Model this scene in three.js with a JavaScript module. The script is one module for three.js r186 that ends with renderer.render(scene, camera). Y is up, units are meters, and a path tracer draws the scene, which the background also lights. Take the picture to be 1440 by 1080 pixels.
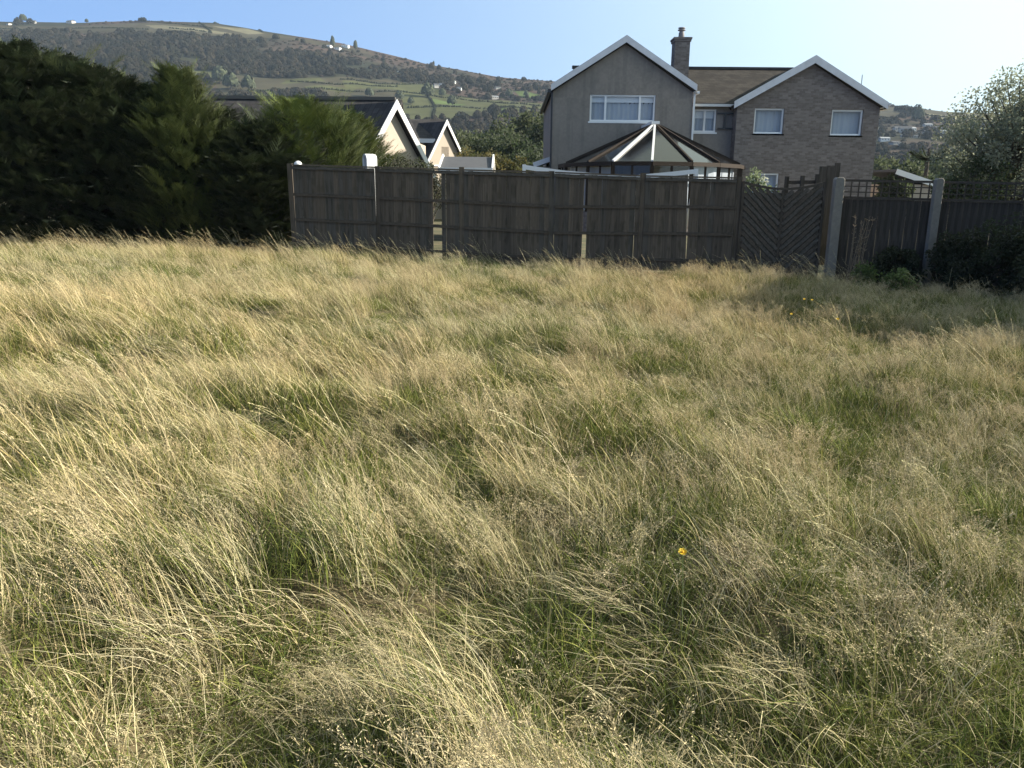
import * as THREE from 'three';
import { mergeGeometries } from 'three/addons/utils/BufferGeometryUtils.js';

// ------------------------------------------------------------------ camera, sky, sun, exposure
const scene = new THREE.Scene();
const D2R = Math.PI / 180, FPX = 1120;
const camera = new THREE.PerspectiveCamera(2 * Math.atan(540 / FPX) / D2R, 4 / 3, 0.1, 6000);
camera.rotation.order = 'YXZ';
camera.rotation.set(-14.13 * D2R, 0, 0.5 * D2R);
camera.position.set(0, 1.62, 0);
camera.updateMatrixWorld(true);

const EXPO = 2.4;
const SUN_AZ = 84 * D2R, SUN_EL = 26 * D2R;               // azimuth to the right of the view axis
const sunDir = new THREE.Vector3(Math.sin(SUN_AZ) * Math.cos(SUN_EL), Math.sin(SUN_EL), -Math.cos(SUN_AZ) * Math.cos(SUN_EL));
{
  const W = 512, H = 256, data = new Float32Array(W * H * 4);
  for (let j = 0; j < H; j++) {
    const el = ((j + 0.5) / H - 0.5) * Math.PI;
    for (let i = 0; i < W; i++) {
      const a = ((i + 0.5) / W - 0.5) * 2 * Math.PI;
      const x = Math.cos(el) * Math.cos(a), y = Math.sin(el), z = Math.cos(el) * Math.sin(a);
      const g = Math.acos(Math.max(-1, Math.min(1, x * sunDir.x + y * sunDir.y + z * sunDir.z))) / D2R;
      const up = Math.max(0, el / D2R), t = Math.min(1, up / 58), s = t * t * (3 - 2 * t);
      const e1 = Math.exp((80 - g) / 17), glow = Math.pow(Math.pow(e1, -3) + Math.pow(3.3, -3), -1 / 3);
      const hz = Math.exp(-up / 7);
      const o = (j * W + i) * 4;
      data[o] = ((0.2 + 0.05 * hz) * (1 - 0.8 * s) + 0.27 * glow) / EXPO;
      data[o + 1] = ((0.43 + 0.06 * hz) * (1 - 0.74 * s) + 0.275 * glow) / EXPO;
      data[o + 2] = ((0.92 + 0.04 * hz) * (1 - 0.64 * s) + 0.13 * glow) / EXPO;
      data[o + 3] = 1;
    }
  }
  const sky = new THREE.DataTexture(data, W, H, THREE.RGBAFormat, THREE.FloatType);
  sky.mapping = THREE.EquirectangularReflectionMapping;
  sky.magFilter = sky.minFilter = THREE.LinearFilter;
  sky.needsUpdate = true;
  scene.background = sky;
  scene.environment = sky;
}
const sun = new THREE.DirectionalLight(new THREE.Color().setRGB(1, 0.92, 0.77), 5.0);
sun.position.copy(sunDir).multiplyScalar(120);
sun.castShadow = true;
Object.assign(sun.shadow.camera, { left: -60, right: 60, top: 60, bottom: -60, near: 1, far: 400 });
sun.shadow.mapSize.set(4096, 4096);
sun.shadow.radius = 1;
scene.add(sun);

const renderer = new THREE.WebGLRenderer({ antialias: true });
renderer.toneMapping = THREE.LinearToneMapping;
renderer.toneMappingExposure = EXPO;
renderer.shadowMap.enabled = true;
scene.fog = new THREE.FogExp2(new THREE.Color().setRGB(0.62, 0.78, 1.0), 0.00011);

// ------------------------------------------------------------------ helpers
let seed = 12345;
const rnd = () => { seed |= 0; seed = seed + 0x6D2B79F5 | 0; let t = Math.imul(seed ^ seed >>> 15, 1 | seed); t = t + Math.imul(t ^ t >>> 7, 61 | t) ^ t; return ((t ^ t >>> 14) >>> 0) / 4294967296; };
const rr = (a, b) => a + (b - a) * rnd();
const gs = () => (rnd() + rnd() + rnd() + rnd() - 2) * 0.87;
const clamp = (x, a = 0, b = 1) => Math.min(b, Math.max(a, x));
const sm = (a, b, x) => { const t = clamp((x - a) / (b - a)); return t * t * (3 - 2 * t); };
const mix = (a, b, t) => a + (b - a) * t;
const hash = (x, y) => { let h = Math.imul(x, 374761393) + Math.imul(y, 668265263) | 0; h = Math.imul(h ^ h >>> 13, 1274126177); return ((h ^ h >>> 16) >>> 0) / 4294967296; };
const vn = (x, y) => { const i = Math.floor(x), j = Math.floor(y), f = x - i, g = y - j, u = f * f * (3 - 2 * f), v = g * g * (3 - 2 * g); return mix(mix(hash(i, j), hash(i + 1, j), u), mix(hash(i, j + 1), hash(i + 1, j + 1), u), v); };
const fbm = (x, y, n = 4) => { let s = 0, a = 0.5, t = 0; for (let k = 0; k < n; k++) { s += a * vn(x + k * 17.3, y - k * 9.1); t += a; a *= 0.5; x *= 2.03; y *= 2.03; } return s / t; };
const V = (x, y, z) => new THREE.Vector3(x, y, z);
const ray = (px, py) => V((px - 720) / FPX, (540 - py) / FPX, -1).applyQuaternion(camera.quaternion);
const P = (px, py, d) => { const r = ray(px, py); return r.multiplyScalar(d / -r.z).add(camera.position); };   // the point at depth z = -d
const piecewise = (pts, x) => { if (x <= pts[0][0]) return pts[0][1]; for (let k = 1; k < pts.length; k++) if (x <= pts[k][0]) { const t = (x - pts[k - 1][0]) / (pts[k][0] - pts[k - 1][0]); return mix(pts[k - 1][1], pts[k][1], t); } return pts[pts.length - 1][1]; };

class MB {                                             // collects triangles
  constructor() { this.p = []; this.i = []; this.c = []; this.u = []; this.n = 0; }
  v(x, y, z, c, u = 0, w = 0) { this.p.push(x, y, z); if (c) this.c.push(c[0], c[1], c[2]); this.u.push(u, w); return this.n++; }
  tri(a, b, c) { this.i.push(a, b, c); }
  quad(a, b, c, d) { this.i.push(a, b, c, a, c, d); }
  face(pts, c, uvs) { const k = pts.map((q, j) => this.v(q.x, q.y, q.z, c, uvs ? uvs[j][0] : 0, uvs ? uvs[j][1] : 0)); for (let j = 1; j < k.length - 1; j++) this.tri(k[0], k[j], k[j + 1]); }
  tube(pts, radii, sides = 6, c) {                     // a tapered tube along points
    let prev = null; const L = pts.length; let len = 0;
    for (let k = 0; k < L; k++) {
      const a = pts[Math.max(0, k - 1)], b = pts[Math.min(L - 1, k + 1)], t = b.clone().sub(a).normalize();
      const s = V(0, 0, 1).cross(t); if (s.lengthSq() < 0.01) s.copy(V(1, 0, 0).cross(t)); s.normalize(); const q = t.clone().cross(s);
      if (k) len += pts[k].distanceTo(pts[k - 1]);
      const ring = []; for (let m = 0; m < sides; m++) { const an = m / sides * 2 * Math.PI; const x = pts[k].clone().addScaledVector(s, Math.cos(an) * radii[k]).addScaledVector(q, Math.sin(an) * radii[k]); ring.push(this.v(x.x, x.y, x.z, c, m / sides * 0.6, len)); }
      if (prev) for (let m = 0; m < sides; m++) this.quad(prev[m], prev[(m + 1) % sides], ring[(m + 1) % sides], ring[m]);
      prev = ring;
    }
    const e = pts[L - 1], tip = this.v(e.x, e.y, e.z, c, 0, len); for (let m = 0; m < sides; m++) this.tri(prev[m], prev[(m + 1) % sides], tip);
    return this;
  }
  geo(smooth) {
    const g = new THREE.BufferGeometry();
    g.setAttribute('position', new THREE.Float32BufferAttribute(this.p, 3));
    g.setAttribute('uv', new THREE.Float32BufferAttribute(this.u, 2));
    if (this.c.length) g.setAttribute('color', new THREE.Float32BufferAttribute(this.c, 3));
    g.setIndex(this.i);
    if (smooth) g.computeVertexNormals();
    else { const f = g.toNonIndexed(); f.computeVertexNormals(); return f; }
    return g;
  }
}
const used = {};
const numbered = n => { const k = used[n] = (used[n] ?? -1) + 1; return k ? n + '_' + String(k).padStart(3, '0') : n; };
const shadow = o => { o.castShadow = o.receiveShadow = true; return o; };
function tag(o, label, category, group, kind) { o.userData.label = label; o.userData.category = category; if (group) o.userData.group = group; if (kind) o.userData.kind = kind; return o; }
function thing(name, label, category, pos = V(0, 0, 0), turn = 0, group) { const o = new THREE.Group(); o.name = numbered(name); o.position.copy(pos); o.rotation.y = turn; tag(o, label, category, group); scene.add(o); return o; }
function part(name, geo, mat, parent) { const m = shadow(new THREE.Mesh(geo, mat)); m.name = name; parent.add(m); return m; }
function sub(name, parent) { const g = new THREE.Group(); g.name = name; parent.add(g); return g; }
function struct(name, geo, mat) { const m = shadow(new THREE.Mesh(geo, mat)); m.name = name; m.userData.kind = 'structure'; scene.add(m); return m; }
// an axis-aligned box from its corners, uv in metres
function box(x0, y0, z0, x1, y1, z1) {
  const g = new THREE.BoxGeometry(x1 - x0, y1 - y0, z1 - z0), n = g.attributes.normal, p = g.attributes.position, u = g.attributes.uv;
  g.translate((x0 + x1) / 2, (y0 + y1) / 2, (z0 + z1) / 2);
  for (let k = 0; k < p.count; k++) { const ax = Math.abs(n.getX(k)), ay = Math.abs(n.getY(k)); if (ax > 0.5) u.setXY(k, p.getZ(k), p.getY(k)); else if (ay > 0.5) u.setXY(k, p.getX(k), p.getZ(k)); else u.setXY(k, p.getX(k), p.getY(k)); }
  return g;
}
// a beam between two points with a rectangular section
function beam(a, b, w, h, up = V(0, 1, 0)) {
  const d = b.clone().sub(a), L = d.length(); d.normalize(); const s = d.clone().cross(up).normalize(), u = s.clone().cross(d);
  const g = new THREE.BoxGeometry(w, h, L, 1, 1, 1); const m = new THREE.Matrix4().makeBasis(s, u, d.clone().negate()); m.setPosition(a.clone().add(b).multiplyScalar(0.5)); g.applyMatrix4(m); return g;
}
// a slab: four top corners, thickness downwards along its normal; uv in metres along first and last edges
function slab(p0, p1, p2, p3, t) {
  const m = new MB(), e = p1.clone().sub(p0), f = p3.clone().sub(p0), n = e.clone().cross(f).normalize(), eu = e.clone().normalize(), fu = n.clone().cross(eu);
  const top = [p0, p1, p2, p3], bot = top.map(q => q.clone().addScaledVector(n, -t)), uv = q => { const d = q.clone().sub(p0); return [d.dot(eu), d.dot(fu)]; };
  m.face(top, null, top.map(uv)); m.face([...bot].reverse(), null, [...bot].reverse().map(uv));
  for (let k = 0; k < 4; k++) { const a = top[k], b = top[(k + 1) % 4], c = bot[(k + 1) % 4], d = bot[k]; m.face([a, d, c, b], null, [a, d, c, b].map(uv)); }
  return m.geo();
}
const merged = list => mergeGeometries(list.map(g => { const q = g.index ? g.toNonIndexed() : g; for (const k of Object.keys(q.attributes)) if (!['position', 'normal', 'uv'].includes(k)) q.deleteAttribute(k); return q; }));
function extrude(outline, holes, depth) {              // outline in x,y; front face at z = 0, goes back to -depth
  const s = new THREE.Shape(outline.map(q => new THREE.Vector2(q[0], q[1])));
  for (const h of holes) s.holes.push(new THREE.Path(h.map(q => new THREE.Vector2(q[0], q[1]))));
  const g = new THREE.ExtrudeGeometry(s, { depth, bevelEnabled: false }); g.translate(0, 0, -depth); return g;
}
// procedural textures
function tex(W, H, fn, rx = 1, ry = 1, srgb = true) {
  const d = new Uint8Array(W * H * 4);
  for (let j = 0; j < H; j++) for (let i = 0; i < W; i++) { const c = fn(i / W, j / H, i, j), o = (j * W + i) * 4; d[o] = clamp(c[0]) * 255; d[o + 1] = clamp(c[1]) * 255; d[o + 2] = clamp(c[2]) * 255; d[o + 3] = 255; }
  const t = new THREE.DataTexture(d, W, H); t.wrapS = t.wrapT = THREE.RepeatWrapping; t.magFilter = THREE.LinearFilter; t.minFilter = THREE.LinearMipmapLinearFilter; t.generateMipmaps = true; t.repeat.set(rx, ry);
  if (srgb) t.colorSpace = THREE.SRGBColorSpace; t.needsUpdate = true; return t;
}
const s1 = x => x <= 0.0031308 ? x * 12.92 : 1.055 * Math.pow(x, 1 / 2.4) - 0.055;
const toS = c => [s1(c[0]), s1(c[1]), s1(c[2])];
const mul = (c, k) => [c[0] * k, c[1] * k, c[2] * k];
const lerp3 = (a, b, t) => [mix(a[0], b[0], t), mix(a[1], b[1], t), mix(a[2], b[2], t)];
const plain = (c, roughness = 0.9, more = {}) => new THREE.MeshStandardMaterial({ color: new THREE.Color().setRGB(...c), roughness, ...more });
const wrapn = (u, v, f, n) => { // tileable fbm
  const a = fbm(u * f, v * f, n), b = fbm((u - 1) * f, v * f, n), c = fbm(u * f, (v - 1) * f, n), d = fbm((u - 1) * f, (v - 1) * f, n); return mix(mix(a, b, u), mix(c, d, u), v); };
const mottled = (c, amount, f, scale, roughness, more) => { const t = tex(256, 256, (u, v) => toS(mul(c, 1 + amount * (wrapn(u, v, f, 5) - 0.5) * 2)), 1 / scale, 1 / scale); return new THREE.MeshStandardMaterial({ map: t, roughness, ...more }); };

// ------------------------------------------------------------------ terrain
const RZ = 1150;
const skyline = [[-500, 30], [-150, 30], [0, 29], [120, 31], [210, 28], [300, 31], [372, 43], [480, 61], [600, 90], [700, 107], [775, 114], [900, 126], [1000, 136], [1100, 142], [1230, 146], [1270, 150], [1330, 157], [1440, 160], [1900, 160]].map(q => { const a = P(q[0], q[1], RZ); return [a.x, a.y]; });
function hillH(x, z) {
  const d = -z, base = -2 - 12 * sm(50, 200, d);
  const Hr = piecewise(skyline, x) - base;
  const t = clamp((d - 180) / (RZ - 180), 0, 1.35);
  let s = t <= 1 ? 0.25 * t + 0.75 * t * t * (1.6 - 0.6 * t) : 1 - 0.6 * (t - 1);
  return base + Hr * s + (fbm(x / 90, z / 90, 4) - 0.5) * 14 * sm(0.03, 0.3, t) * (1 - 0.75 * sm(0.8, 1, t));
}
function groundH(x, z) {
  const d = -z;
  const near = -0.022 * (x - 1) * sm(40, 12, Math.abs(x)) + 0.44 * (fbm(x * 0.95 + 5, z * 0.95, 3) - 0.5) * sm(17, 14, d) + 0.1 * (fbm(x * 0.2, z * 0.2 + 9, 2) - 0.5);
  return near;
}
const terrH = (x, z) => { const d = Math.max(-z, Math.abs(x) * 0.8 - 10); const t = sm(45, 75, d); return mix(groundH(x, z) - 0.05, hillH(x, z), t); };
function hit(px, py, from = 60) {                      // where a pixel's ray meets the terrain
  const r = ray(px, py), c = camera.position; let k0 = from;
  for (let k = from; k < 1700; k += 2) { const q = c.clone().addScaledVector(r, k); if (q.y < terrH(q.x, q.z)) { for (let m = 0; m < 12; m++) { const mid = (k0 + k) / 2, w = c.clone().addScaledVector(r, mid); if (w.y < terrH(w.x, w.z)) k = mid; else k0 = mid; } const w = c.clone().addScaledVector(r, k); w.y = terrH(w.x, w.z); return w; } k0 = k; }
  const w = c.clone().addScaledVector(r, RZ); w.y = terrH(w.x, w.z); return w;
}
// land cover on the hillside, laid out in plan
const poly = pts => { const q = pts.map(a => { const h = hit(a[0], a[1], 150); return [h.x, h.z]; }); const xs = q.map(a => a[0]), zs = q.map(a => a[1]); return { q, x0: Math.min(...xs), x1: Math.max(...xs), z0: Math.min(...zs), z1: Math.max(...zs) }; };
const inside = (g, x, z) => { if (x < g.x0 || x > g.x1 || z < g.z0 || z > g.z1) return false; let r = false; const q = g.q; for (let i = 0, j = q.length - 1; i < q.length; j = i++) if ((q[i][1] > z) !== (q[j][1] > z) && x < (q[j][0] - q[i][0]) * (z - q[i][1]) / (q[j][1] - q[i][1]) + q[i][0]) r = !r; return r; };
const GREEN = [0.07, 0.074, 0.033], PALE = [0.145, 0.135, 0.09], LUSH = [0.078, 0.108, 0.037], ROUGH = [0.057, 0.051, 0.033];
const fields = [
  [ROUGH, [[-150, 36], [0, 35], [120, 36], [200, 32], [300, 34], [370, 45], [470, 62], [530, 76], [470, 69], [400, 54], [300, 52], [200, 46], [100, 45], [0, 46], [-150, 48]]],
  [PALE, [[205, 35], [285, 40], [330, 48], [300, 47], [215, 40]]], [PALE, [[176, 46.5], [220, 46.5], [222, 48.5], [177, 48.5]]], [PALE, [[300, 36], [345, 40], [372, 47], [345, 48]]],
  [GREEN, [[250, 98], [302, 100], [302, 112], [262, 114]]], [ROUGH, [[302, 102], [420, 111], [520, 112], [545, 110], [600, 121], [600, 160], [560, 166], [500, 141], [420, 131], [300, 138]]],
  [GREEN, [[400, 113], [450, 109], [455, 114], [400, 118]]], [GREEN, [[480, 113], [600, 119], [600, 128], [480, 124]]], [GREEN, [[430, 121], [500, 124], [500, 130], [430, 126]]],
  [GREEN, [[560, 116], [605, 120], [640, 136], [700, 141], [790, 148], [790, 162], [720, 157], [650, 168], [565, 168]]],
  [LUSH, [[720, 128], [735, 128], [764, 134], [764, 139], [735, 138]]], [LUSH, [[605, 138], [660, 145], [650, 148], [608, 146]]], [LUSH, [[688, 149], [715, 152], [700, 157]]],
  [ROUGH, [[1230, 152], [1262, 152], [1262, 168], [1230, 170]]], [PALE, [[1300, 160], [1420, 163], [1420, 176], [1330, 172]]], [ROUGH, [[1270, 152], [1440, 158], [1440, 163], [1300, 160]]],
].map(([c, q]) => [c, poly(q)]);
const cover = (x, z) => { let c = null; for (const [k, g] of fields) if (inside(g, x, z)) c = k; return c; };
{
  const X0 = -1150, X1 = 1150, Z0 = -1250, Z1 = -150, W = 1536, H = 1024;
  const map = tex(W, H, (u, v) => {
    const x = mix(X0, X1, u), z = mix(Z0, Z1, v), w = 9 * (fbm(x / 30, z / 30, 3) - 0.5), n = fbm(x / 14, z / 14, 4), n2 = fbm(x / 120, z / 120, 3);
    let c = cover(x + w, z - w);
    if (!c) c = lerp3([0.03, 0.032, 0.02], [0.066, 0.046, 0.038], sm(0.42, 0.62, n2 + 0.12 * sm(-250, 100, x)));
    return toS(mul(c, 0.65 + 0.7 * n));
  });
  map.wrapS = map.wrapT = THREE.ClampToEdgeWrapping;
  const NX = 300, NZ = 260, m = new MB();
  for (let j = 0; j <= NZ; j++) for (let i = 0; i <= NX; i++) {
    const a = i / NX * 2 - 1, b = j / NZ, x = 1300 * Math.sign(a) * Math.pow(Math.abs(a), 1.25), z = 40 - 1690 * Math.pow(b, 1.35);
    const inField = Math.abs(x) < 70 && z > -70 ? -0.4 * sm(70, 60, Math.max(Math.abs(x), -z)) : 0;
    m.v(x, terrH(x, z) + inField, z, null, (x - X0) / (X1 - X0), (z - Z0) / (Z1 - Z0));
  }
  for (let j = 0; j < NZ; j++) for (let i = 0; i < NX; i++) { const a = j * (NX + 1) + i; m.quad(a, a + 1, a + NX + 2, a + NX + 1); }
  struct('hillside', m.geo(true), new THREE.MeshPhysicalMaterial({ map, roughness: 1, specularIntensity: 0.15 }));
}
{ // the field and gardens
  const NX = 380, NZ = 300, m = new MB();
  for (let j = 0; j <= NZ; j++) for (let i = 0; i <= NX; i++) {
    const a = i / NX * 2 - 1, x = 62 * Math.sign(a) * Math.pow(Math.abs(a), 1.6), z = 12 - 74 * Math.pow(j / NZ, 1.4);
    m.v(x, groundH(x, z), z, null, x, z);
  }
  for (let j = 0; j < NZ; j++) for (let i = 0; i < NX; i++) { const a = j * (NX + 1) + i; m.quad(a, a + 1, a + NX + 2, a + NX + 1); }
  const map = tex(512, 512, (u, v) => { const n = wrapn(u, v, 9, 5), k = wrapn(u, v, 60, 3); return toS(mul(lerp3([0.06, 0.062, 0.026], [0.12, 0.095, 0.05], sm(0.35, 0.65, n)), 0.4 + 1.2 * k)); }, 1 / 4, 1 / 4);
  struct('field_ground', m.geo(true), new THREE.MeshStandardMaterial({ map, roughness: 1, bumpMap: map, bumpScale: 0.02 }));
}

// ------------------------------------------------------------------ materials
const M = {
  render: null,
  cream: mottled([0.40, 0.345, 0.29], 0.08, 7, 3, 0.95),
  white: plain([0.74, 0.74, 0.75], 0.45),
  barge: mottled([0.62, 0.62, 0.66], 0.16, 9, 1.6, 0.6),
  frame: plain([0.78, 0.78, 0.79], 0.35),
  glass: new THREE.MeshPhysicalMaterial({ color: 0xffffff, transmission: 1, thickness: 0, roughness: 0.02, ior: 1.52, specularIntensity: 1 }),
  skyTint: plain([0.33, 0.37, 0.43], 0.95), blind: plain([0.62, 0.66, 0.70], 0.9), dark: plain([0.05, 0.05, 0.05], 0.9), room: plain([0.22, 0.21, 0.2], 0.95),
  pipe: plain([0.025, 0.025, 0.028], 0.4), gutter: plain([0.55, 0.55, 0.56], 0.5),
  brown: new THREE.MeshPhysicalMaterial({ color: new THREE.Color().setRGB(0.03, 0.022, 0.018), roughness: 0.7, specularIntensity: 0.3 }), steel: plain([0.5, 0.5, 0.52], 0.35, { metalness: 0.8 }),
  felt: mottled([0.075, 0.078, 0.09], 0.2, 12, 1.2, 0.9),
  stoneDark: mottled([0.10, 0.095, 0.09], 0.3, 14, 1, 0.95),
};
{ // rough grey render with rain streaks and patches
  const map = tex(512, 512, (u, v) => { const n = wrapn(u, v, 6, 4), g = wrapn(u, v, 70, 2), st = fbm(u * 34, v * 2.2, 4); return toS(mul(lerp3([0.25, 0.222, 0.2], [0.19, 0.172, 0.158], 0.5 * sm(0.45, 0.7, st) + 0.5 * sm(0.45, 0.65, n)), 0.85 + 0.3 * g)); }, 1 / 5, 1 / 5);
  M.render = new THREE.MeshPhysicalMaterial({ map, roughness: 0.95, specularIntensity: 0.3, bumpMap: map, bumpScale: 0.01 });
}
{ // brickwork seen from afar
  const map = tex(512, 512, (u, v, i, j) => {
    const row = Math.floor(j / 32), off = row % 2 ? 32 : 0, col = Math.floor((i + off) / 64) % 8, by = j % 32, bx = (i + off) % 64, mort = by < 4 || bx < 4;
    const h = hash(col + 31, row + 7), n = wrapn(u, v, 30, 3), pt = wrapn(u, v, 4, 3);
    const c = mort ? [0.2, 0.18, 0.168] : lerp3([0.15, 0.125, 0.115], [0.235, 0.2, 0.185], h);
    return toS(mul(c, (0.8 + 0.4 * n) * (0.85 + 0.3 * pt)));
  }, 1 / 1.8, 1 / 1.2);
  M.brick = new THREE.MeshPhysicalMaterial({ map, roughness: 0.95, specularIntensity: 0.3 });
}
function tiles(c, c2) { // roof tiles, courses 0.32 m, too far to tell apart
  const map = tex(512, 512, (u, v, i, j) => { const row = Math.floor(j / 64), cx = Math.floor((i + (row % 2) * 32) / 64) % 8, h = hash(cx + 3, row + 11), n = wrapn(u, v, 6, 4), edge = j % 64 < 7 || (i + (row % 2) * 32) % 64 < 3; return toS(mul(lerp3(c, c2, sm(0.35, 0.7, n)), edge ? 0.6 : 0.85 + 0.3 * h)); }, 1 / 2.4, 1 / 2.4);
  return new THREE.MeshPhysicalMaterial({ map, roughness: 0.95, specularIntensity: 0.2, bumpMap: map, bumpScale: 0.02 });
}
M.tile = tiles([0.036, 0.033, 0.033], [0.055, 0.05, 0.047]);
M.slate = tiles([0.05, 0.048, 0.052], [0.075, 0.07, 0.072]);
{ // weathered fence timber, three tones
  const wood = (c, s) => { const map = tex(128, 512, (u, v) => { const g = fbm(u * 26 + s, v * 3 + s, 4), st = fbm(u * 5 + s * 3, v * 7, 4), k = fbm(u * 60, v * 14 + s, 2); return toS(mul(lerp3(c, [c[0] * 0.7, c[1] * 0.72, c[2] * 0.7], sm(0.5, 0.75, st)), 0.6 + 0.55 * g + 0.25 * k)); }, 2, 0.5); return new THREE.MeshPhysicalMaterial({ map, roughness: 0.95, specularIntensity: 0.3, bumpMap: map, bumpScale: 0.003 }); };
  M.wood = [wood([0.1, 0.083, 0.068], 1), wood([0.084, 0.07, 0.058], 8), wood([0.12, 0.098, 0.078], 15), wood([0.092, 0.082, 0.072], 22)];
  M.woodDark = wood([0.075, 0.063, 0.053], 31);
}
M.concrete = mottled([0.2, 0.185, 0.165], 0.25, 12, 0.6, 0.95);
M.bark = mottled([0.09, 0.075, 0.06], 0.4, 14, 0.5, 1);
const leafMat = (tr = 0.35, rough = 1) => new THREE.MeshPhysicalMaterial({ color: 0xffffff, vertexColors: true, roughness: rough, specularIntensity: 0.4, transmission: tr, thickness: 0, side: THREE.DoubleSide });
M.leaf = leafMat(0.5); M.conifer = leafMat(0.22); 

// ------------------------------------------------------------------ windows
// a window group in the x-y plane at z = 0 of its parent (pos = lower left corner), facing +z
function windowAt(parent, x0, y0, x1, y1, z, mullions = [], opts = {}) {
  const w = sub('window', parent), f = 0.065, dz = 0.07, g = [];
  g.push(box(x0, y0, z - dz, x1, y0 + f, z), box(x0, y1 - f, z - dz, x1, y1, z), box(x0, y0 + f, z - dz, x0 + f, y1 - f, z), box(x1 - f, y0 + f, z - dz, x1, y1 - f, z));
  for (const q of mullions) g.push(box(q - f * 0.6, y0 + f, z - dz, q + f * 0.6, y1 - f, z));
  part('frame', merged(g), M.frame, w);
  const xs = [x0 + f, ...mullions, x1 - f];
  for (let k = 0; k < xs.length - 1; k++) { const a = xs[k] + (k ? f * 0.6 : 0), b = xs[k + 1] - (k < xs.length - 2 ? f * 0.6 : 0); const p = new THREE.PlaneGeometry(b - a, y1 - y0 - 2 * f); p.translate((a + b) / 2, (y0 + y1) / 2, z - 0.035); part('pane', p, M.glass, w); }
  part('sill', box(x0 - 0.06, y0 - 0.07, z - 0.1, x1 + 0.06, y0 - 0.003, z + 0.09), M.white, w);
  if (opts.blind) part('blind', box(x0 + f, y1 - f - opts.blind, z - 0.16, x1 - f, y1 - f, z - 0.145), M.blind, w);
  if (opts.skyTint !== false) { // pleated sheet, its grey-blue colour stands for sky reflected in the panes
    const m = new MB(), n = Math.round((x1 - x0) * 16); for (let k = 0; k <= n; k++) { const x = mix(x0 - 0.02, x1 + 0.02, k / n), q = z - 0.24 + 0.025 * Math.sin(k * 2.1) + 0.012 * Math.sin(k * 5.3); m.v(x, y0 - 0.05, q); m.v(x, y1 + 0.05, q); if (k) m.quad(2 * k - 2, 2 * k, 2 * k + 1, 2 * k - 1); }
    part('net_curtain', m.geo(true), M.skyTint, w);
  }
  return w;
}

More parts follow.
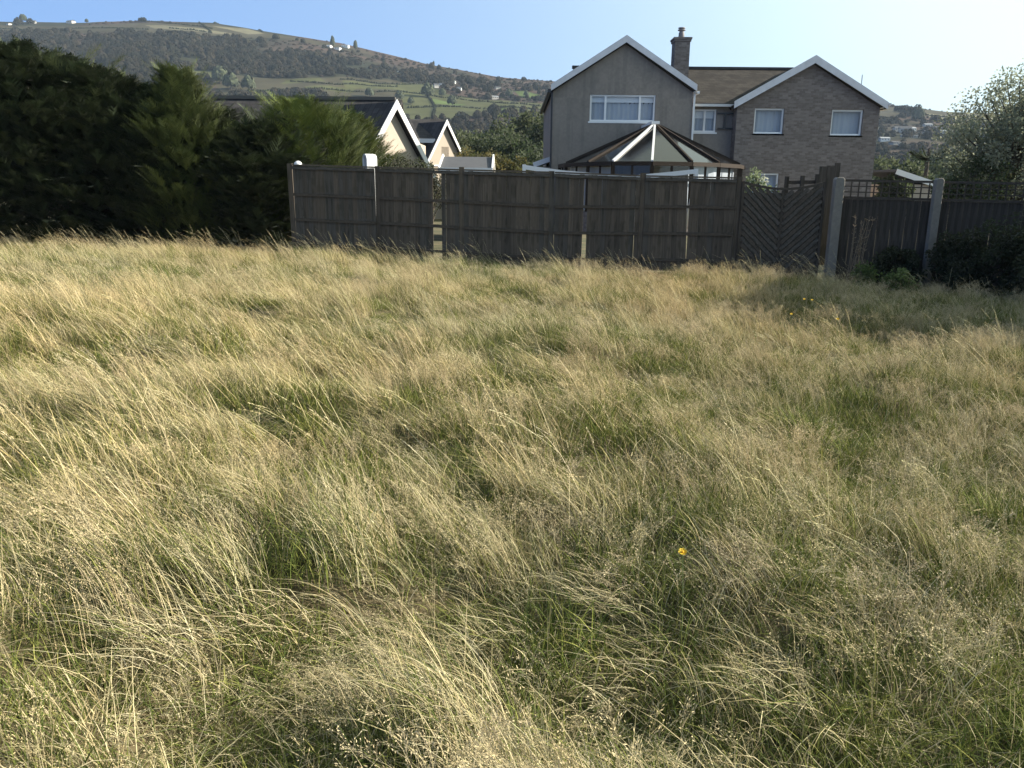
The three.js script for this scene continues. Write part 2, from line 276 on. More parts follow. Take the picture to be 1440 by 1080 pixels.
// ------------------------------------------------------------------ the house behind the fence
{
  const D = 34, X = (px, py = 150, d = D) => P(px, py, d).x, Y = (py, px, d = D) => P(px, py, d).y;
  const h = thing('house', 'two-storey house with grey rendered gable, brick gable and tall chimney', 'house', V(0, 0, -D));
  const y0 = -0.4;
  // left rendered gable
  const lx0 = X(777.5), lx1 = X(973.5), lap = X(880, 60), eav = 0.5 * (Y(128, 777) + Y(130, 974)), ap = Y(62, 880), LB = 10;
  const wx = [X(829.5), X(921.5)], wy = [Y(171, 876), Y(133, 876)];
  const rect = (a, b, c, d) => [[a, c], [a, d], [b, d], [b, c]];
  const lw = extrude([[lx0, y0], [lx1, y0], [lx1, eav], [lap, ap], [lx0, eav]], [rect(wx[0], wx[1], wy[0], wy[1])], 0.28);
  const leftWall = part('rendered_wall', merged([lw, box(lx0, y0, -LB, lx0 + 0.28, eav, -0.281), box(lx1 - 0.28, y0, -LB, lx1, eav, -0.281), extrude([[lx0, y0], [lx1, y0], [lx1, eav], [lap, ap], [lx0, eav]], [], 0.28).translate(0, 0, -LB - 0.001), box(lx0 + 0.29, wy[0] - 0.9, -LB + 0.01, lx1 - 0.29, wy[0] - 0.7, -0.29)]), M.render, h);
  windowAt(h, wx[0] + 0.004, wy[0] + 0.004, wx[1] - 0.004, wy[1] - 0.004, -0.06, [X(851.5), X(900)], { blind: 0.22 });
  const pitchL = (ap - eav) / (lap - lx0);
  function gableRoof(x0, x1, xa, ya, slope0, slope1, over, z0, z1, mat, t, parent) {
    // ridge along z, eaves overhang
    const a = xa - (xa - x0 + over), b = x1 + over, yl = ya - slope0 * (xa - a), yr = ya - slope1 * (b - xa);
    const r = sub('roof', parent);
    part('slope', slab(V(a, yl, z0), V(xa, ya, z0), V(xa, ya, z1), V(a, yl, z1), -t), mat, r);
    part('slope', slab(V(xa, ya + 0.001, z0), V(b, yr, z0), V(b, yr, z1), V(xa, ya + 0.001, z1), -t), mat, r);
    return { a, b, yl, yr };
  }
  function barges(x0, x1, xa, ya, yl, yr, z, w, parent, mat = M.barge) { // white boards along the verges
    for (const [xe, ye] of [[x0, yl], [x1, yr]]) {
      const m = new MB(), th = 0.035, s = xe < xa ? 1 : -1; const q = [[xe, ye], [xa - s * 0.001, ya], [xa - s * 0.001, ya - w], [xe, ye - w * 0.92]];
      const f = q.map(c => V(c[0], c[1], z)), b = q.map(c => V(c[0], c[1], z - th)); m.face(f, null, q); m.face([...b].reverse(), null, [...q].reverse()); for (let k = 0; k < 4; k++) m.face([f[k], b[k], b[(k + 1) % 4], f[(k + 1) % 4]], null, q);
      part('barge_board', m.geo(), mat, parent);
    }
  }
  const rl = gableRoof(lx0, lx1, lap, ap + 0.16, pitchL, pitchL, 0.1, -LB, 0.22, M.tile, 0.14, h);
  // slabs are laid so that t is upwards: roof underside at the wall head
  barges(rl.a, rl.b, lap, ap + 0.3, rl.yl + 0.14, rl.yr + 0.14, 0.26, 0.27, h);
  part('soffit', slab(V(lx1 + 0.005, eav + 0.02, 0.2), V(rl.b, eav - 0.02, 0.2), V(rl.b, eav - 0.02, -LB), V(lx1 + 0.005, eav + 0.02, -LB), 0.02), M.white, h);
  part('downpipe', beam(V(lx1 + 0.06, 0, 0.03), V(lx1 + 0.06, eav - 0.05, 0.03), 0.07, 0.07, V(0, 0, 1)), M.white, h);
  part('downpipe', beam(V(lx0 - 0.05, 0, 0.02), V(lx0 - 0.05, eav - 0.05, 0.02), 0.07, 0.07, V(0, 0, 1)), M.pipe, h);
  part('gutter', beam(V(lx0 - 0.17, eav - 0.02, 0.32), V(lx0 - 0.17, eav - 0.02, -LB), 0.12, 0.12), M.pipe, h);
  part('gutter', beam(V(lx1 + 0.17, eav - 0.02, 0.22), V(lx1 + 0.17, eav - 0.02, -LB), 0.1, 0.1), M.white, h);
  // right brick gable
  const rx0 = X(1037), rx1 = X(1238), rap = X(1144, 85), reav = 0.5 * (Y(149, 1037) + Y(153, 1238)), rapy = Y(90, 1144), RB = 11;
  const w1 = [X(1062), X(1104), Y(188, 1083), Y(152, 1083)], w2 = [X(1171), X(1215.5), Y(190.5, 1193), Y(154, 1193)], w3 = [X(1055, 250), X(1095, 250), Y(280, 1075), Y(243.5, 1075)];
  part('brick_wall', merged([extrude([[rx0, y0], [rx1, y0], [rx1, reav], [rap, rapy], [rx0, reav]], [w1, w2, w3].map(w => rect(w[0], w[1], w[2], w[3])), 0.28), box(rx0, y0, -RB, rx0 + 0.28, reav, -0.281), box(rx1 - 0.28, y0, -RB, rx1, reav, -0.281), extrude([[rx0, y0], [rx1, y0], [rx1, reav], [rap, rapy], [rx0, reav]], [], 0.28).translate(0, 0, -RB - 0.001), box(rx0 + 0.29, w1[2] - 0.8, -RB + 0.01, rx1 - 0.29, w1[2] - 0.6, -0.29)]), M.brick, h);
  windowAt(h, w1[0] + 0.004, w1[2] + 0.004, w1[1] - 0.004, w1[3] - 0.004, -0.09);
  windowAt(h, w2[0] + 0.004, w2[2] + 0.004, w2[1] - 0.004, w2[3] - 0.004, -0.09);
  windowAt(h, w3[0] + 0.004, w3[2] + 0.004, w3[1] - 0.004, w3[3] - 0.004, -0.05);
  const pitchR = (rapy - reav) / (rap - rx0);
  const rrf = gableRoof(rx0, rx1, rap, rapy + 0.16, pitchR, pitchR, 0.2, -RB, 0.24, M.tile, 0.14, h);
  barges(rrf.a, rrf.b, rap, rapy + 0.3, rrf.yl + 0.14, rrf.yr + 0.14, 0.28, 0.3, h);
  part('soffit', slab(V(rx1 + 0.005, reav + 0.02, 0.24), V(rrf.b, reav - 0.06, 0.24), V(rrf.b, reav - 0.06, -RB), V(rx1 + 0.005, reav + 0.02, -RB), 0.02), M.white, h);
  part('gutter', beam(V(rrf.b + 0.05, rrf.yr + 0.06, 0.3), V(rrf.b + 0.05, rrf.yr + 0.06, -RB), 0.11, 0.1), M.gutter, h);
  part('roof_aerial', merged([beam(V(rx1 - 0.25, reav + 0.5, -1.5), V(rx1 - 0.25, reav + 1.45, -1.5), 0.03, 0.03, V(0, 0, 1)), beam(V(rx1 - 0.6, reav + 0.9, -1.5), V(rx1 + 0.05, reav + 0.9, -1.5), 0.02, 0.02)]), M.steel, h);
  // the link between the gables, set back
  const D2 = 34.6, zl = -(D2 - D), gx0 = lx1 + 0.001, gx1 = rx0 - 0.001, gy = Y(150, 1010, D2), RD = 40, zr = -(RD - D), ridge = Y(97.5, 1040, RD);
  const lwn = [X(975, 170, D2), X(1007, 170, D2), Y(186, 990, D2), Y(153.5, 990, D2)];
  part('link_wall', merged([extrude([[gx0, y0], [gx1, y0], [gx1, gy], [gx0, gy]], [rect(lwn[0], lwn[1], lwn[2], lwn[3])], 0.28).translate(0, 0, zl)]), M.render, h);
  windowAt(h, lwn[0] + 0.004, lwn[2] + 0.004, lwn[1] - 0.004, lwn[3] - 0.004, zl - 0.05, [(lwn[0] + lwn[1]) / 2], { blind: 0.28 });
  const mx0 = X(806, 97, RD), mx1 = X(1170, 97, RD), lr = sub('roof', h), sl = (ridge - gy) / (zl + 0.3 - zr);
  part('slope', slab(V(lap, gy + 0.1, zl + 0.3), V(rap, gy + 0.1, zl + 0.3), V(rap, ridge - 0.002, zr), V(lap, ridge - 0.002, zr), 0.14), M.tile, lr);
  part('slope', slab(V(mx0, ridge - 2.6 * sl, zr + 2.6), V(lap - 0.01, ridge - 2.6 * sl, zr + 2.6), V(lap - 0.01, ridge - 0.002, zr), V(mx0, ridge - 0.002, zr), 0.14), M.tile, lr);
  part('slope', slab(V(rap + 0.01, ridge - 2.6 * sl, zr + 2.6), V(mx1, ridge - 2.6 * sl, zr + 2.6), V(mx1, ridge - 0.002, zr), V(rap + 0.01, ridge - 0.002, zr), 0.14), M.tile, lr);
  part('slope', slab(V(mx1, gy, zr - 5), V(mx0, gy, zr - 5), V(mx0, ridge, zr - 0.002), V(mx1, ridge, zr - 0.002), 0.14), M.tile, lr);
  part('ridge_tiles', beam(V(mx0 - 0.05, ridge + 0.03, zr), V(mx1, ridge + 0.03, zr), 0.26, 0.12), M.slate, lr);
  part('rear_wall', merged([box(mx0 + 0.2, y0, zr - 4.7, mx1 - 0.2, gy, zr - 4.42), box(mx0 + 0.2, y0, zr - 4.4, mx0 + 0.48, gy + 0.6, -LB - 0.3)]), M.render, h);
  part('gutter', beam(V(gx0 + 0.1, gy + 0.02, zl + 0.34), V(gx1 - 0.1, gy + 0.02, zl + 0.34), 0.11, 0.1), M.gutter, h);
  const px = X(1019, 165, D2), px2 = X(1031, 165, D2);
  part('waste_pipe', merged([beam(V(px, Y(181, 1019, D2), zl + 0.07), V(px, Y(160, 1019, D2), zl + 0.07), 0.07, 0.07, V(0, 0, 1)), beam(V(X(1008, 160, D2), Y(160, 1019, D2), zl + 0.07), V(px2, Y(160, 1019, D2), zl + 0.07), 0.06, 0.06), beam(V(X(1008, 181, D2), Y(181, 1019, D2), zl + 0.07), V(px2, Y(181, 1019, D2), zl + 0.07), 0.06, 0.06)]), M.pipe, h);
  part('downpipe', beam(V(px2 + 0.05, 0, zl + 0.07), V(px2 + 0.05, gy, zl + 0.07), 0.09, 0.09, V(0, 0, 1)), M.pipe, h);
  part('vent_pipe', beam(V(X(1061, 130, 36), Y(135, 1061, 36), -3.2), V(X(1061, 122, 36), Y(121, 1061, 36), -3.2), 0.1, 0.1, V(0, 0, 1)), M.white, h);
  // chimney
  const DC = 37, zc = -(DC - D), cx0 = X(948.5, 80, DC), cx1 = X(969.5, 80, DC), cyt = Y(54, 959, DC);
  const ch = part('chimney', merged([box(cx0, 4, zc - 0.75, cx1, cyt - 0.12, zc), box(cx0 - 0.04, cyt - 0.119, zc - 0.79, cx1 + 0.04, cyt - 0.03, zc + 0.04), box(cx0 - 0.07, cyt - 0.029, zc - 0.82, cx1 + 0.07, cyt + 0.05, zc + 0.07)]), M.brick, h);
  const cm = (cx0 + cx1) / 2, pot = new THREE.LatheGeometry([[0, 0], [0.17, 0], [0.15, 0.32], [0.12, 0.34], [0.13, 0.4], [0.21, 0.42], [0.21, 0.46], [0.13, 0.47], [0.13, 0.5], [0.19, 0.52], [0.19, 0.57], [0, 0.6]].map(q => new THREE.Vector2(q[0], q[1])), 14);
  pot.scale(0.8, 0.8, 0.8); pot.translate(cm, cyt + 0.04, zc - 0.38); part('chimney_pot', pot, plain([0.2, 0.19, 0.2], 0.7), ch);
  // lean-to at the left of the rendered gable
  const lt = sub('lean_to', h), la = P(750, 231, 35), lb = P(776, 222.5, 35);
  part('wall', box(la.x + 0.15, y0, -6, lx0 - 0.004, la.y - 0.1, -1.1), M.render, lt);
  part('roof', slab(V(la.x, la.y - 0.02, -1), V(lx0 - 0.01, lb.y - 0.02, -1), V(lx0 - 0.01, lb.y - 0.02, -6.2), V(la.x, la.y - 0.02, -6.2), 0.1), M.felt, lt);
  part('fascia', beam(V(la.x, la.y - 0.03, -0.98), V(lx0 - 0.01, lb.y - 0.03, -0.98), 0.03, 0.2), M.white, lt);

  // conservatory in front of the rendered gable
  const c = thing('conservatory', 'dark brown framed conservatory with a faceted glazed roof on the rendered gable', 'conservatory', V(0, 0, -30.5));
  const cz = 30.5, apex = P(921, 175, 31.6); apex.z += cz;
  const eave = [[787, 228, 33.7], [796, 229, 31.6], [827, 228, 29.6], [862, 227.5, 28.4], [917, 229, 28], [973, 231, 28.4], [1011, 232, 29.4], [1040, 234, 31.4], [1046, 234, 33.7]].map(q => { const a = P(q[0], q[1], q[2]); a.z += cz; return a; });
  const ey = eave.reduce((s, a) => s + a.y, 0) / eave.length; eave.forEach(a => a.y = ey);
  const back = V(apex.x, apex.y, -34 + cz + 0.01);
  const poly2 = new THREE.MeshPhysicalMaterial({ color: new THREE.Color().setRGB(0.014, 0.0135, 0.014), roughness: 0.1, specularIntensity: 1, transmission: 0.3, thickness: 0, ior: 1.5 });
  for (let k = 0; k < eave.length - 1; k++) { const top = apex.clone(); if (k === 0 || k === eave.length - 2) { const m = new MB(); const a = eave[k], b = eave[k + 1]; m.face(k === 0 ? [a, b, top, back] : [a, b, top, back].map((q, i) => [a, b, back, top][i])); part('roof_pane', m.geo(), poly2, c); } else { const m = new MB(); m.face([eave[k], eave[k + 1], top]); part('roof_pane', m.geo(), poly2, c); } }
  eave.forEach((e, k) => { if (k === 0 || k === eave.length - 1) return; const a = e.clone(), b = apex.clone().lerp(e, 0.06); a.y += 0.03; b.y += 0.03; part('rafter', beam(a, b, 0.075, 0.09), k === 3 || k === 4 ? M.white : M.brown, c); });  // two front rafters white: sunlight on the brown ribs put in as colour
  part('ridge_cap', beam(apex.clone().add(V(0, 0.06, 0.15)), back.clone().add(V(0, 0.06, 0)), 0.3, 0.1), M.white, c);
  for (let k = 0; k < eave.length - 1; k++) {
    const a = eave[k], b = eave[k + 1];
    part('eave_gutter', beam(a.clone().add(V(0, -0.05, 0)), b.clone().add(V(0, -0.05, 0)), 0.12, 0.14), M.brown, c);
    const ia = a.clone(), ib = b.clone(); const dir = b.clone().sub(a).normalize();
    part('dwarf_wall', beam(V(ia.x, 0.1, ia.z), V(ib.x, 0.1, ib.z), 0.2, 1.1), M.brick, c);
    part('glazing', (() => { const m = new MB(); m.face([V(ia.x, 0.655, ia.z), V(ib.x, 0.655, ib.z), V(ib.x, ey - 0.12, ib.z), V(ia.x, ey - 0.12, ia.z)]); return m.geo(); })(), M.glass, c);
    part('transom', beam(V(ia.x, ey - 0.55, ia.z), V(ib.x, ey - 0.55, ib.z), 0.06, 0.05), M.brown, c);
    const n = 2; for (let q = 0; q < n; q++) { const s = ia.clone().lerp(ib, q / n); part('mullion', beam(V(s.x, 0.651, s.z), V(s.x, ey - 0.121, s.z), q ? 0.07 : 0.12, q ? 0.07 : 0.12, V(0, 0, 1)), M.brown, c); }
    if (k === 1 || k === 2 || k === 5 || k === 6) { const o = V(0, 0, -0.12); const m = new MB(); m.face([V(ia.x, 0.7, ia.z - 0.12), V(ib.x, 0.7, ib.z - 0.12), V(ib.x, ey - 0.15, ib.z - 0.12), V(ia.x, ey - 0.15, ia.z - 0.12)].map(q => q.lerp(V(apex.x, q.y, -1.5), 0.05))); part('roller_blind', m.geo(), M.skyTint, c); }
  }
}

// ------------------------------------------------------------------ neighbouring houses
function gabled(name, label, apexPx, d, turn, halfW, slope, back, baseY, wallMat, roofMat, over, opts = {}) {
  const ap = P(apexPx[0], apexPx[1], d), h = thing(name, label, 'house', V(ap.x, baseY, -d), turn), ay = ap.y - baseY - 0.2, ey = ay - slope * halfW;
  const holes = (opts.windows || []).map(w => [[w[0], w[2]], [w[0], w[3]], [w[1], w[3]], [w[1], w[2]]]);
  part('wall', merged([extrude([[-halfW, -0.5], [halfW, -0.5], [halfW, ey], [0, ay], [-halfW, ey]], holes, 0.25), box(-halfW, -0.5, -back, -halfW + 0.25, ey, -0.251), box(halfW - 0.25, -0.5, -back, halfW, ey, -0.251), extrude([[-halfW, -0.5], [halfW, -0.5], [halfW, ey], [0, ay], [-halfW, ey]], [], 0.25).translate(0, 0, -back - 0.001)]), wallMat, h);
  for (const w of opts.windows || []) windowAt(h, w[0] + 0.004, w[2] + 0.004, w[1] - 0.004, w[3] - 0.004, -0.05);
  const r = sub('roof', h), e = halfW + 0.35, yl = ay + 0.1 - slope * e;
  part('slope', slab(V(-e, yl, over), V(0, ay + 0.1, over), V(0, ay + 0.1, -back - 0.3), V(-e, yl, -back - 0.3), -0.12), roofMat, r);
  part('slope', slab(V(0.001, ay + 0.1, over), V(e, yl, over), V(e, yl, -back - 0.3), V(0.001, ay + 0.1, -back - 0.3), -0.12), roofMat, r);
  for (const s of [-1, 1]) { const m = new MB(), w = opts.bw || 0.34, z = over + 0.04, q = [[s * e, yl + 0.1], [s * 0.001, ay + 0.28], [s * 0.001, ay + 0.28 - w * 1.25], [s * e, yl + 0.1 - w]]; const f = q.map(c => V(c[0], c[1], z)), b = q.map(c => V(c[0], c[1], z - 0.036)); m.face(f); m.face([...b].reverse()); for (let k = 0; k < 4; k++) m.face([f[k], b[k], b[(k + 1) % 4], f[(k + 1) % 4]]); part('barge_board', m.geo(), M.white, r); }
  return { h, ay, ey };
}
{
  const n1 = gabled('neighbour_house', 'cream rendered house with steep white-trimmed gable beyond the conifers', [550, 143], 33, 56 * D2R, 4.0, 1.22, 5, -0.3, M.cream, M.slate, 0.28, { bw: 0.28 });
  // its long main roof, ridge across the view
  const a = P(296, 136, 37.5), b = P(553, 141.5, 37.5), h = n1.h, inv = q => { h.updateMatrixWorld(true); return h.worldToLocal(q); };
  const ry = (a.y + b.y) / 2, z = -37.5, r = sub('main_roof', h);
  const W = (x, y, zz) => inv(V(x, y, zz));
  part('slope', slab(W(a.x, ry - 3.2, z + 4.2), W(b.x + 0.4, ry - 3.2, z + 4.2), W(b.x + 0.4, ry, z), W(a.x, ry, z), 0.14), M.slate, r);
  part('slope', slab(W(b.x + 0.4, ry - 3.2, z - 4.2), W(a.x, ry - 3.2, z - 4.2), W(a.x, ry - 0.002, z - 0.002), W(b.x + 0.4, ry - 0.002, z - 0.002), 0.14), M.slate, r);
  part('ridge_tiles', beam(W(a.x, ry + 0.03, z), W(b.x + 0.1, ry + 0.03, z), 0.28, 0.14), M.stoneDark, r);
  const m = new MB(), c = [[a.x + 0.3, z + 3.9], [b.x + 0.2, z + 3.9], [b.x + 0.2, z - 3.9], [a.x + 0.3, z - 3.9]];
  for (let k = 0; k < 4; k++) { const p = c[k], q = c[(k + 1) % 4]; m.face([W(p[0], -0.5, p[1]), W(q[0], -0.5, q[1]), W(q[0], ry - 3, q[1]), W(p[0], ry - 3, p[1])]); }
  for (const x of [a.x + 0.3, b.x + 0.2]) m.face([W(x, ry - 3, z + 3.9), W(x, ry - 3, z - 3.9), W(x, ry - 0.15, z)]);
  part('main_wall', m.geo(), M.cream, h);
  // small wing with window right of the gable
  const n2 = gabled('neighbour_house', 'small cream house with narrow gable and two white windows beyond the shed', [625, 170], 47, 46 * D2R, 1.6, 1.5, 5, -0.6, M.cream, M.slate, 0.2, { windows: [[-0.85, -0.25, 3.2, 4.2], [0.3, 0.9, 3.2, 4.2]], bw: 0.22 });
  const h2 = n2.h; h2.updateMatrixWorld(true); const L = (x, y, zz) => h2.worldToLocal(V(x, y, zz));
  const p0 = P(566, 167, 49), p1 = P(628, 168.5, 49), e0 = P(580, 195, 46.6), e1 = P(611, 196, 46.6), r2 = sub('main_roof', h2), yy = (p0.y + p1.y) / 2, ye = (e0.y + e1.y) / 2;
  part('slope', slab(L(p0.x, ye, -46.4), L(p1.x - 0.2, ye, -46.4), L(p1.x - 0.2, yy, -49), L(p0.x, yy, -49), 0.12), M.slate, r2);
  part('slope', slab(L(p1.x - 0.2, ye, -51.6), L(p0.x, ye, -51.6), L(p0.x, yy - 0.002, -49.002), L(p1.x - 0.2, yy - 0.002, -49.002), 0.12), M.slate, r2);
  part('fascia', beam(L(p0.x, ye - 0.1, -46.36), L(P(612, 196, 46.4).x, ye - 0.1, -46.36), 0.04, 0.22), M.white, r2);
  const m2 = new MB(); m2.face([L(p0.x, -0.6, -46.9), L(p1.x - 0.6, -0.6, -46.9), L(p1.x - 0.6, ye - 0.12, -46.9), L(p0.x, ye - 0.12, -46.9)]); m2.face([L(p0.x, -0.6, -51.3), L(p0.x, -0.6, -46.9), L(p0.x, ye, -46.9), L(p0.x, yy - 0.1, -49), L(p0.x, ye, -51.3)]);
  part('main_wall', m2.geo(), M.cream, h2);
  // bay with white fascia between the two gables
  const by = thing('bay_extension', 'low bay extension with white fascia and tall window between the two gabled houses', 'extension', V(0, 0, -41));
  const q0 = P(572, 183, 41), q1 = P(592, 197, 39.5), ay = P(575, 178, 41).y, byy = P(592, 196, 39.5).y;
  part('roof', slab(V(q0.x - 0.6, byy + 0.1, 2.0), V(q1.x, byy, 2.0), V(q1.x - 0.9, ay + 0.5, -2), V(q0.x - 1.2, ay + 0.5, -2), 0.1), M.slate, by);
  part('fascia', beam(V(q0.x - 0.6, byy, 2.03), V(q1.x, byy - 0.1, 2.03), 0.03, 0.2), M.white, by);
  part('wall', box(q0.x - 0.5, -0.5, -1.9, q1.x - 0.15, byy - 0.15, 1.85), M.cream, by);
  windowAt(by, q1.x - 0.75, 0.7, q1.x - 0.22, byy - 0.25, 1.94, [q1.x - 0.48], { skyTint: false });
}
{ // garden shed
  const d = 24, a = P(627, 220, d), b = P(692.5, 221, d), e = P(616, 236, 22.6), f = P(686, 239, 22.6), s = thing('garden_shed', 'garden shed with dark felt roof and white trim behind the fence', 'shed', V(0, 0, -d));
  const yr = (a.y + b.y) / 2, ye = (e.y + f.y) / 2, x0 = a.x - 0.05, x1 = b.x, zf = 1.4;
  part('roof', merged([slab(V(x0, ye, zf), V(x1, ye, zf), V(x1, yr, 0), V(x0, yr, 0), 0.04), slab(V(x1, ye, -zf), V(x0, ye, -zf), V(x0, yr - 0.001, -0.001), V(x1, yr - 0.001, -0.001), 0.04)]), M.felt, s);
  part('wall', merged([box(x0 + 0.12, -0.2, -1.25, x0 + 0.15, ye - 0.04, 1.25), box(x1 - 0.15, -0.2, -1.25, x1 - 0.12, ye - 0.04, 1.25), box(x0 + 0.15, -0.2, 1.22, x1 - 0.15, ye - 0.04, 1.25), box(x0 + 0.15, -0.2, -1.25, x1 - 0.15, ye - 0.04, -1.22)]), M.cream, s);
  const m = new MB(); for (const x of [x0 + 0.13, x1 - 0.13]) m.face([V(x, ye - 0.04, 1.25), V(x, ye - 0.04, -1.25), V(x, yr - 0.05, 0)]); part('gable_end', m.geo(), M.white, s);
  part('fascia', beam(V(x0 - 0.02, ye - 0.02, zf + 0.02), V(x1 + 0.02, ye - 0.02, zf + 0.02), 0.03, 0.1), M.white, s);
  for (const x of [x0 - 0.03, x1 + 0.03]) for (const t of [1, -1]) part('barge_board', beam(V(x, ye - 0.02, t * (zf + 0.02)), V(x, yr + 0.02, t * 0.01), 0.04, 0.12), M.white, s);
  part('gable_vent', box(x1 - 0.12, ye + 0.05, -0.12, x1 - 0.09, ye + 0.28, 0.12), M.dark, s);
}
{ // white round-topped hood just behind the fence
  const d = 18, a = P(512, 236, d), b = P(526, 217, d), r = (b.x - a.x) / 2, cy = b.y - r, s = new THREE.Shape(); s.moveTo(-r, -1.2); s.lineTo(-r, 0); s.absarc(0, 0, r, Math.PI, 0, true); s.lineTo(r, -1.2);
  const hole = new THREE.Path(); hole.moveTo(-r * 0.78, -0.25); hole.lineTo(r * 0.78, -0.25); hole.lineTo(r * 0.78, 0); hole.absarc(0, 0, r * 0.78, 0, Math.PI, false); hole.lineTo(-r * 0.78, -0.25);
  const o = thing('flue_hood', 'white round-topped metal flue hood rising behind the fence', 'hood', V((a.x + b.x) / 2, 0, -d), -1.0);
  const s2 = s.clone(); s.holes.push(hole);
  part('shell', new THREE.ExtrudeGeometry(s, { depth: 0.2, bevelEnabled: true, bevelSize: 0.008, bevelThickness: 0.008, bevelSegments: 1 }).translate(0, cy, -0.1), M.white, o);
  part('back_plate', new THREE.ExtrudeGeometry(s2, { depth: 0.02, bevelEnabled: false }).translate(0, cy, -0.14), M.white, o);
  part('stand', box(-0.06, -0.1, -0.06, 0.06, cy - 1.19, 0.06), M.steel, o);
}
{ // white frame with a sagging top bar behind the fence
  const o = thing('goal_frame', 'white frame with a sagging top bar showing above the fence by the conservatory', 'frame', V(0, 0, -19.5)), q = [[737, 235], [790, 242.5], [845, 247.5], [892, 249.5], [940, 245], [979, 241]].map(a => { const p = P(a[0], a[1], 19.5); p.z = 0; return p; });
  for (let k = 0; k < q.length - 1; k++) part('top_bar', beam(q[k], q[k + 1], 0.07, 0.1), M.white, o);
  for (const k of [0, 5]) { part('post', beam(V(q[k].x, 0, 0), V(q[k].x, q[k].y + 0.06, 0), 0.08, 0.08, V(0, 0, 1)), M.white, o); part('brace', beam(V(q[k].x, q[k].y, -0.04), V(q[k].x + (k ? 0.1 : -0.1), 0, -1.6), 0.05, 0.05), M.white, o); }
}

// ------------------------------------------------------------------ fences
const FZ = px => piecewise([[380, 16.95], [408, 16.8], [1040, 15.25], [1176, 14.95], [1320, 14.3], [1440, 13.7]], px);
const fencePt = (px, py) => P(px, py, FZ(px));
const lineTop = px => piecewise([[400, 231], [530, 235], [650, 238.5], [777, 242], [905, 247], [1040, 250]], px);
{
  const f = thing('board_fence', 'weathered close-boarded garden fence with gaps between its boards', 'fence', V(0, 0, -16));
  const posts = [408, 530, 649, 777, 905, 1040], L = px => { const p = fencePt(px, lineTop(px)); p.z += 16; return p; };
  const boardG = [0, 1, 2, 3].map(k => { const g = box(-0.056, 0, -0.01, 0.056, 1, 0.01); g.translate(0, 0, 0); const p = g.attributes.position; for (let i = 0; i < p.count; i++) if (p.getX(i) > 0 && p.getZ(i) > 0) p.setZ(i, p.getZ(i) - 0.007); g.computeVertexNormals(); const u = g.attributes.uv; for (let i = 0; i < u.count; i++) u.setXY(i, u.getX(i) + k * 0.27, u.getY(i) * 1.83 + k * 0.4); return g; });
  posts.forEach((px, k) => {
    const a = L(px), g = groundH(a.x, a.z - 16);
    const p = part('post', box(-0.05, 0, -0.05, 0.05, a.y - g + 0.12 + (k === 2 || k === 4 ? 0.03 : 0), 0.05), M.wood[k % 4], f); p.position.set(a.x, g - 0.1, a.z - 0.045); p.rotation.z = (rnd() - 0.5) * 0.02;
  });
  for (let k = 0; k < 5; k++) {
    const pn = sub('panel', f), a = L(posts[k] + 3.5), b = L(posts[k + 1] - 3.5), dir = b.clone().sub(a), turn = -Math.atan2(dir.z, dir.x), W = Math.hypot(dir.x, dir.z), n = 18;
    const gap = { 1: [11.75, 13.1], 3: [5.9, 6.5], 4: [8.2, 8.9] }[k];
    for (let q = 0; q < n; q++) {
      if (gap && q > gap[0] && q < gap[1]) continue;
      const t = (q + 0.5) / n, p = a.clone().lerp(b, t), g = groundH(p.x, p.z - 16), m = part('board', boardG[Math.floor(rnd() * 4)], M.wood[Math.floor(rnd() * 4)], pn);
      const slit = k === 1 && (q === 15 || q === 14) ? 0.86 : k === 3 && q === 17 ? 0.8 : 1;
      m.position.set(p.x, g + 0.03, p.z + (rnd() - 0.5) * 0.006); m.scale.set((W / n) / 0.108 * slit, a.y + (b.y - a.y) * t - g - 0.06 + (rnd() - 0.5) * 0.012, 1); m.rotation.set(0, turn, (rnd() - 0.5) * 0.008 + (k === 4 && q >= 6 && q < 9 ? 0.035 : 0) + (k === 3 && q < 6 ? -0.012 : 0));
    }
    const drop = 0.0;
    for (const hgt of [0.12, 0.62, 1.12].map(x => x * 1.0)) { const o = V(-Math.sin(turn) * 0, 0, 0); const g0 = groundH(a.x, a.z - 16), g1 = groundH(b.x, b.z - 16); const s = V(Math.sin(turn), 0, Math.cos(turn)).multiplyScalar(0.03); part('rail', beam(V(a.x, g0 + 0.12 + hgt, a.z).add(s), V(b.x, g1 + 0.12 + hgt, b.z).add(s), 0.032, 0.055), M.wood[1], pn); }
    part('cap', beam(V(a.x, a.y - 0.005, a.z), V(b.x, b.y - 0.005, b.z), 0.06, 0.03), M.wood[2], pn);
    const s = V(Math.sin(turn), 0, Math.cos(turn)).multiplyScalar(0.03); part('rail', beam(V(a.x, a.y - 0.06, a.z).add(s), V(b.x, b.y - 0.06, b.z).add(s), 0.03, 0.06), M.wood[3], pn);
  }
  const cp = thing('lamp_cap', 'small white cap on the end post of the boarded fence', 'post cap', fencePt(419, 231)); part('cap', new THREE.LatheGeometry([[0.075, -0.01], [0.085, 0.0], [0.075, 0.03], [0.04, 0.06], [0, 0.07]].map(q => new THREE.Vector2(...q)), 12), M.white, cp);
}
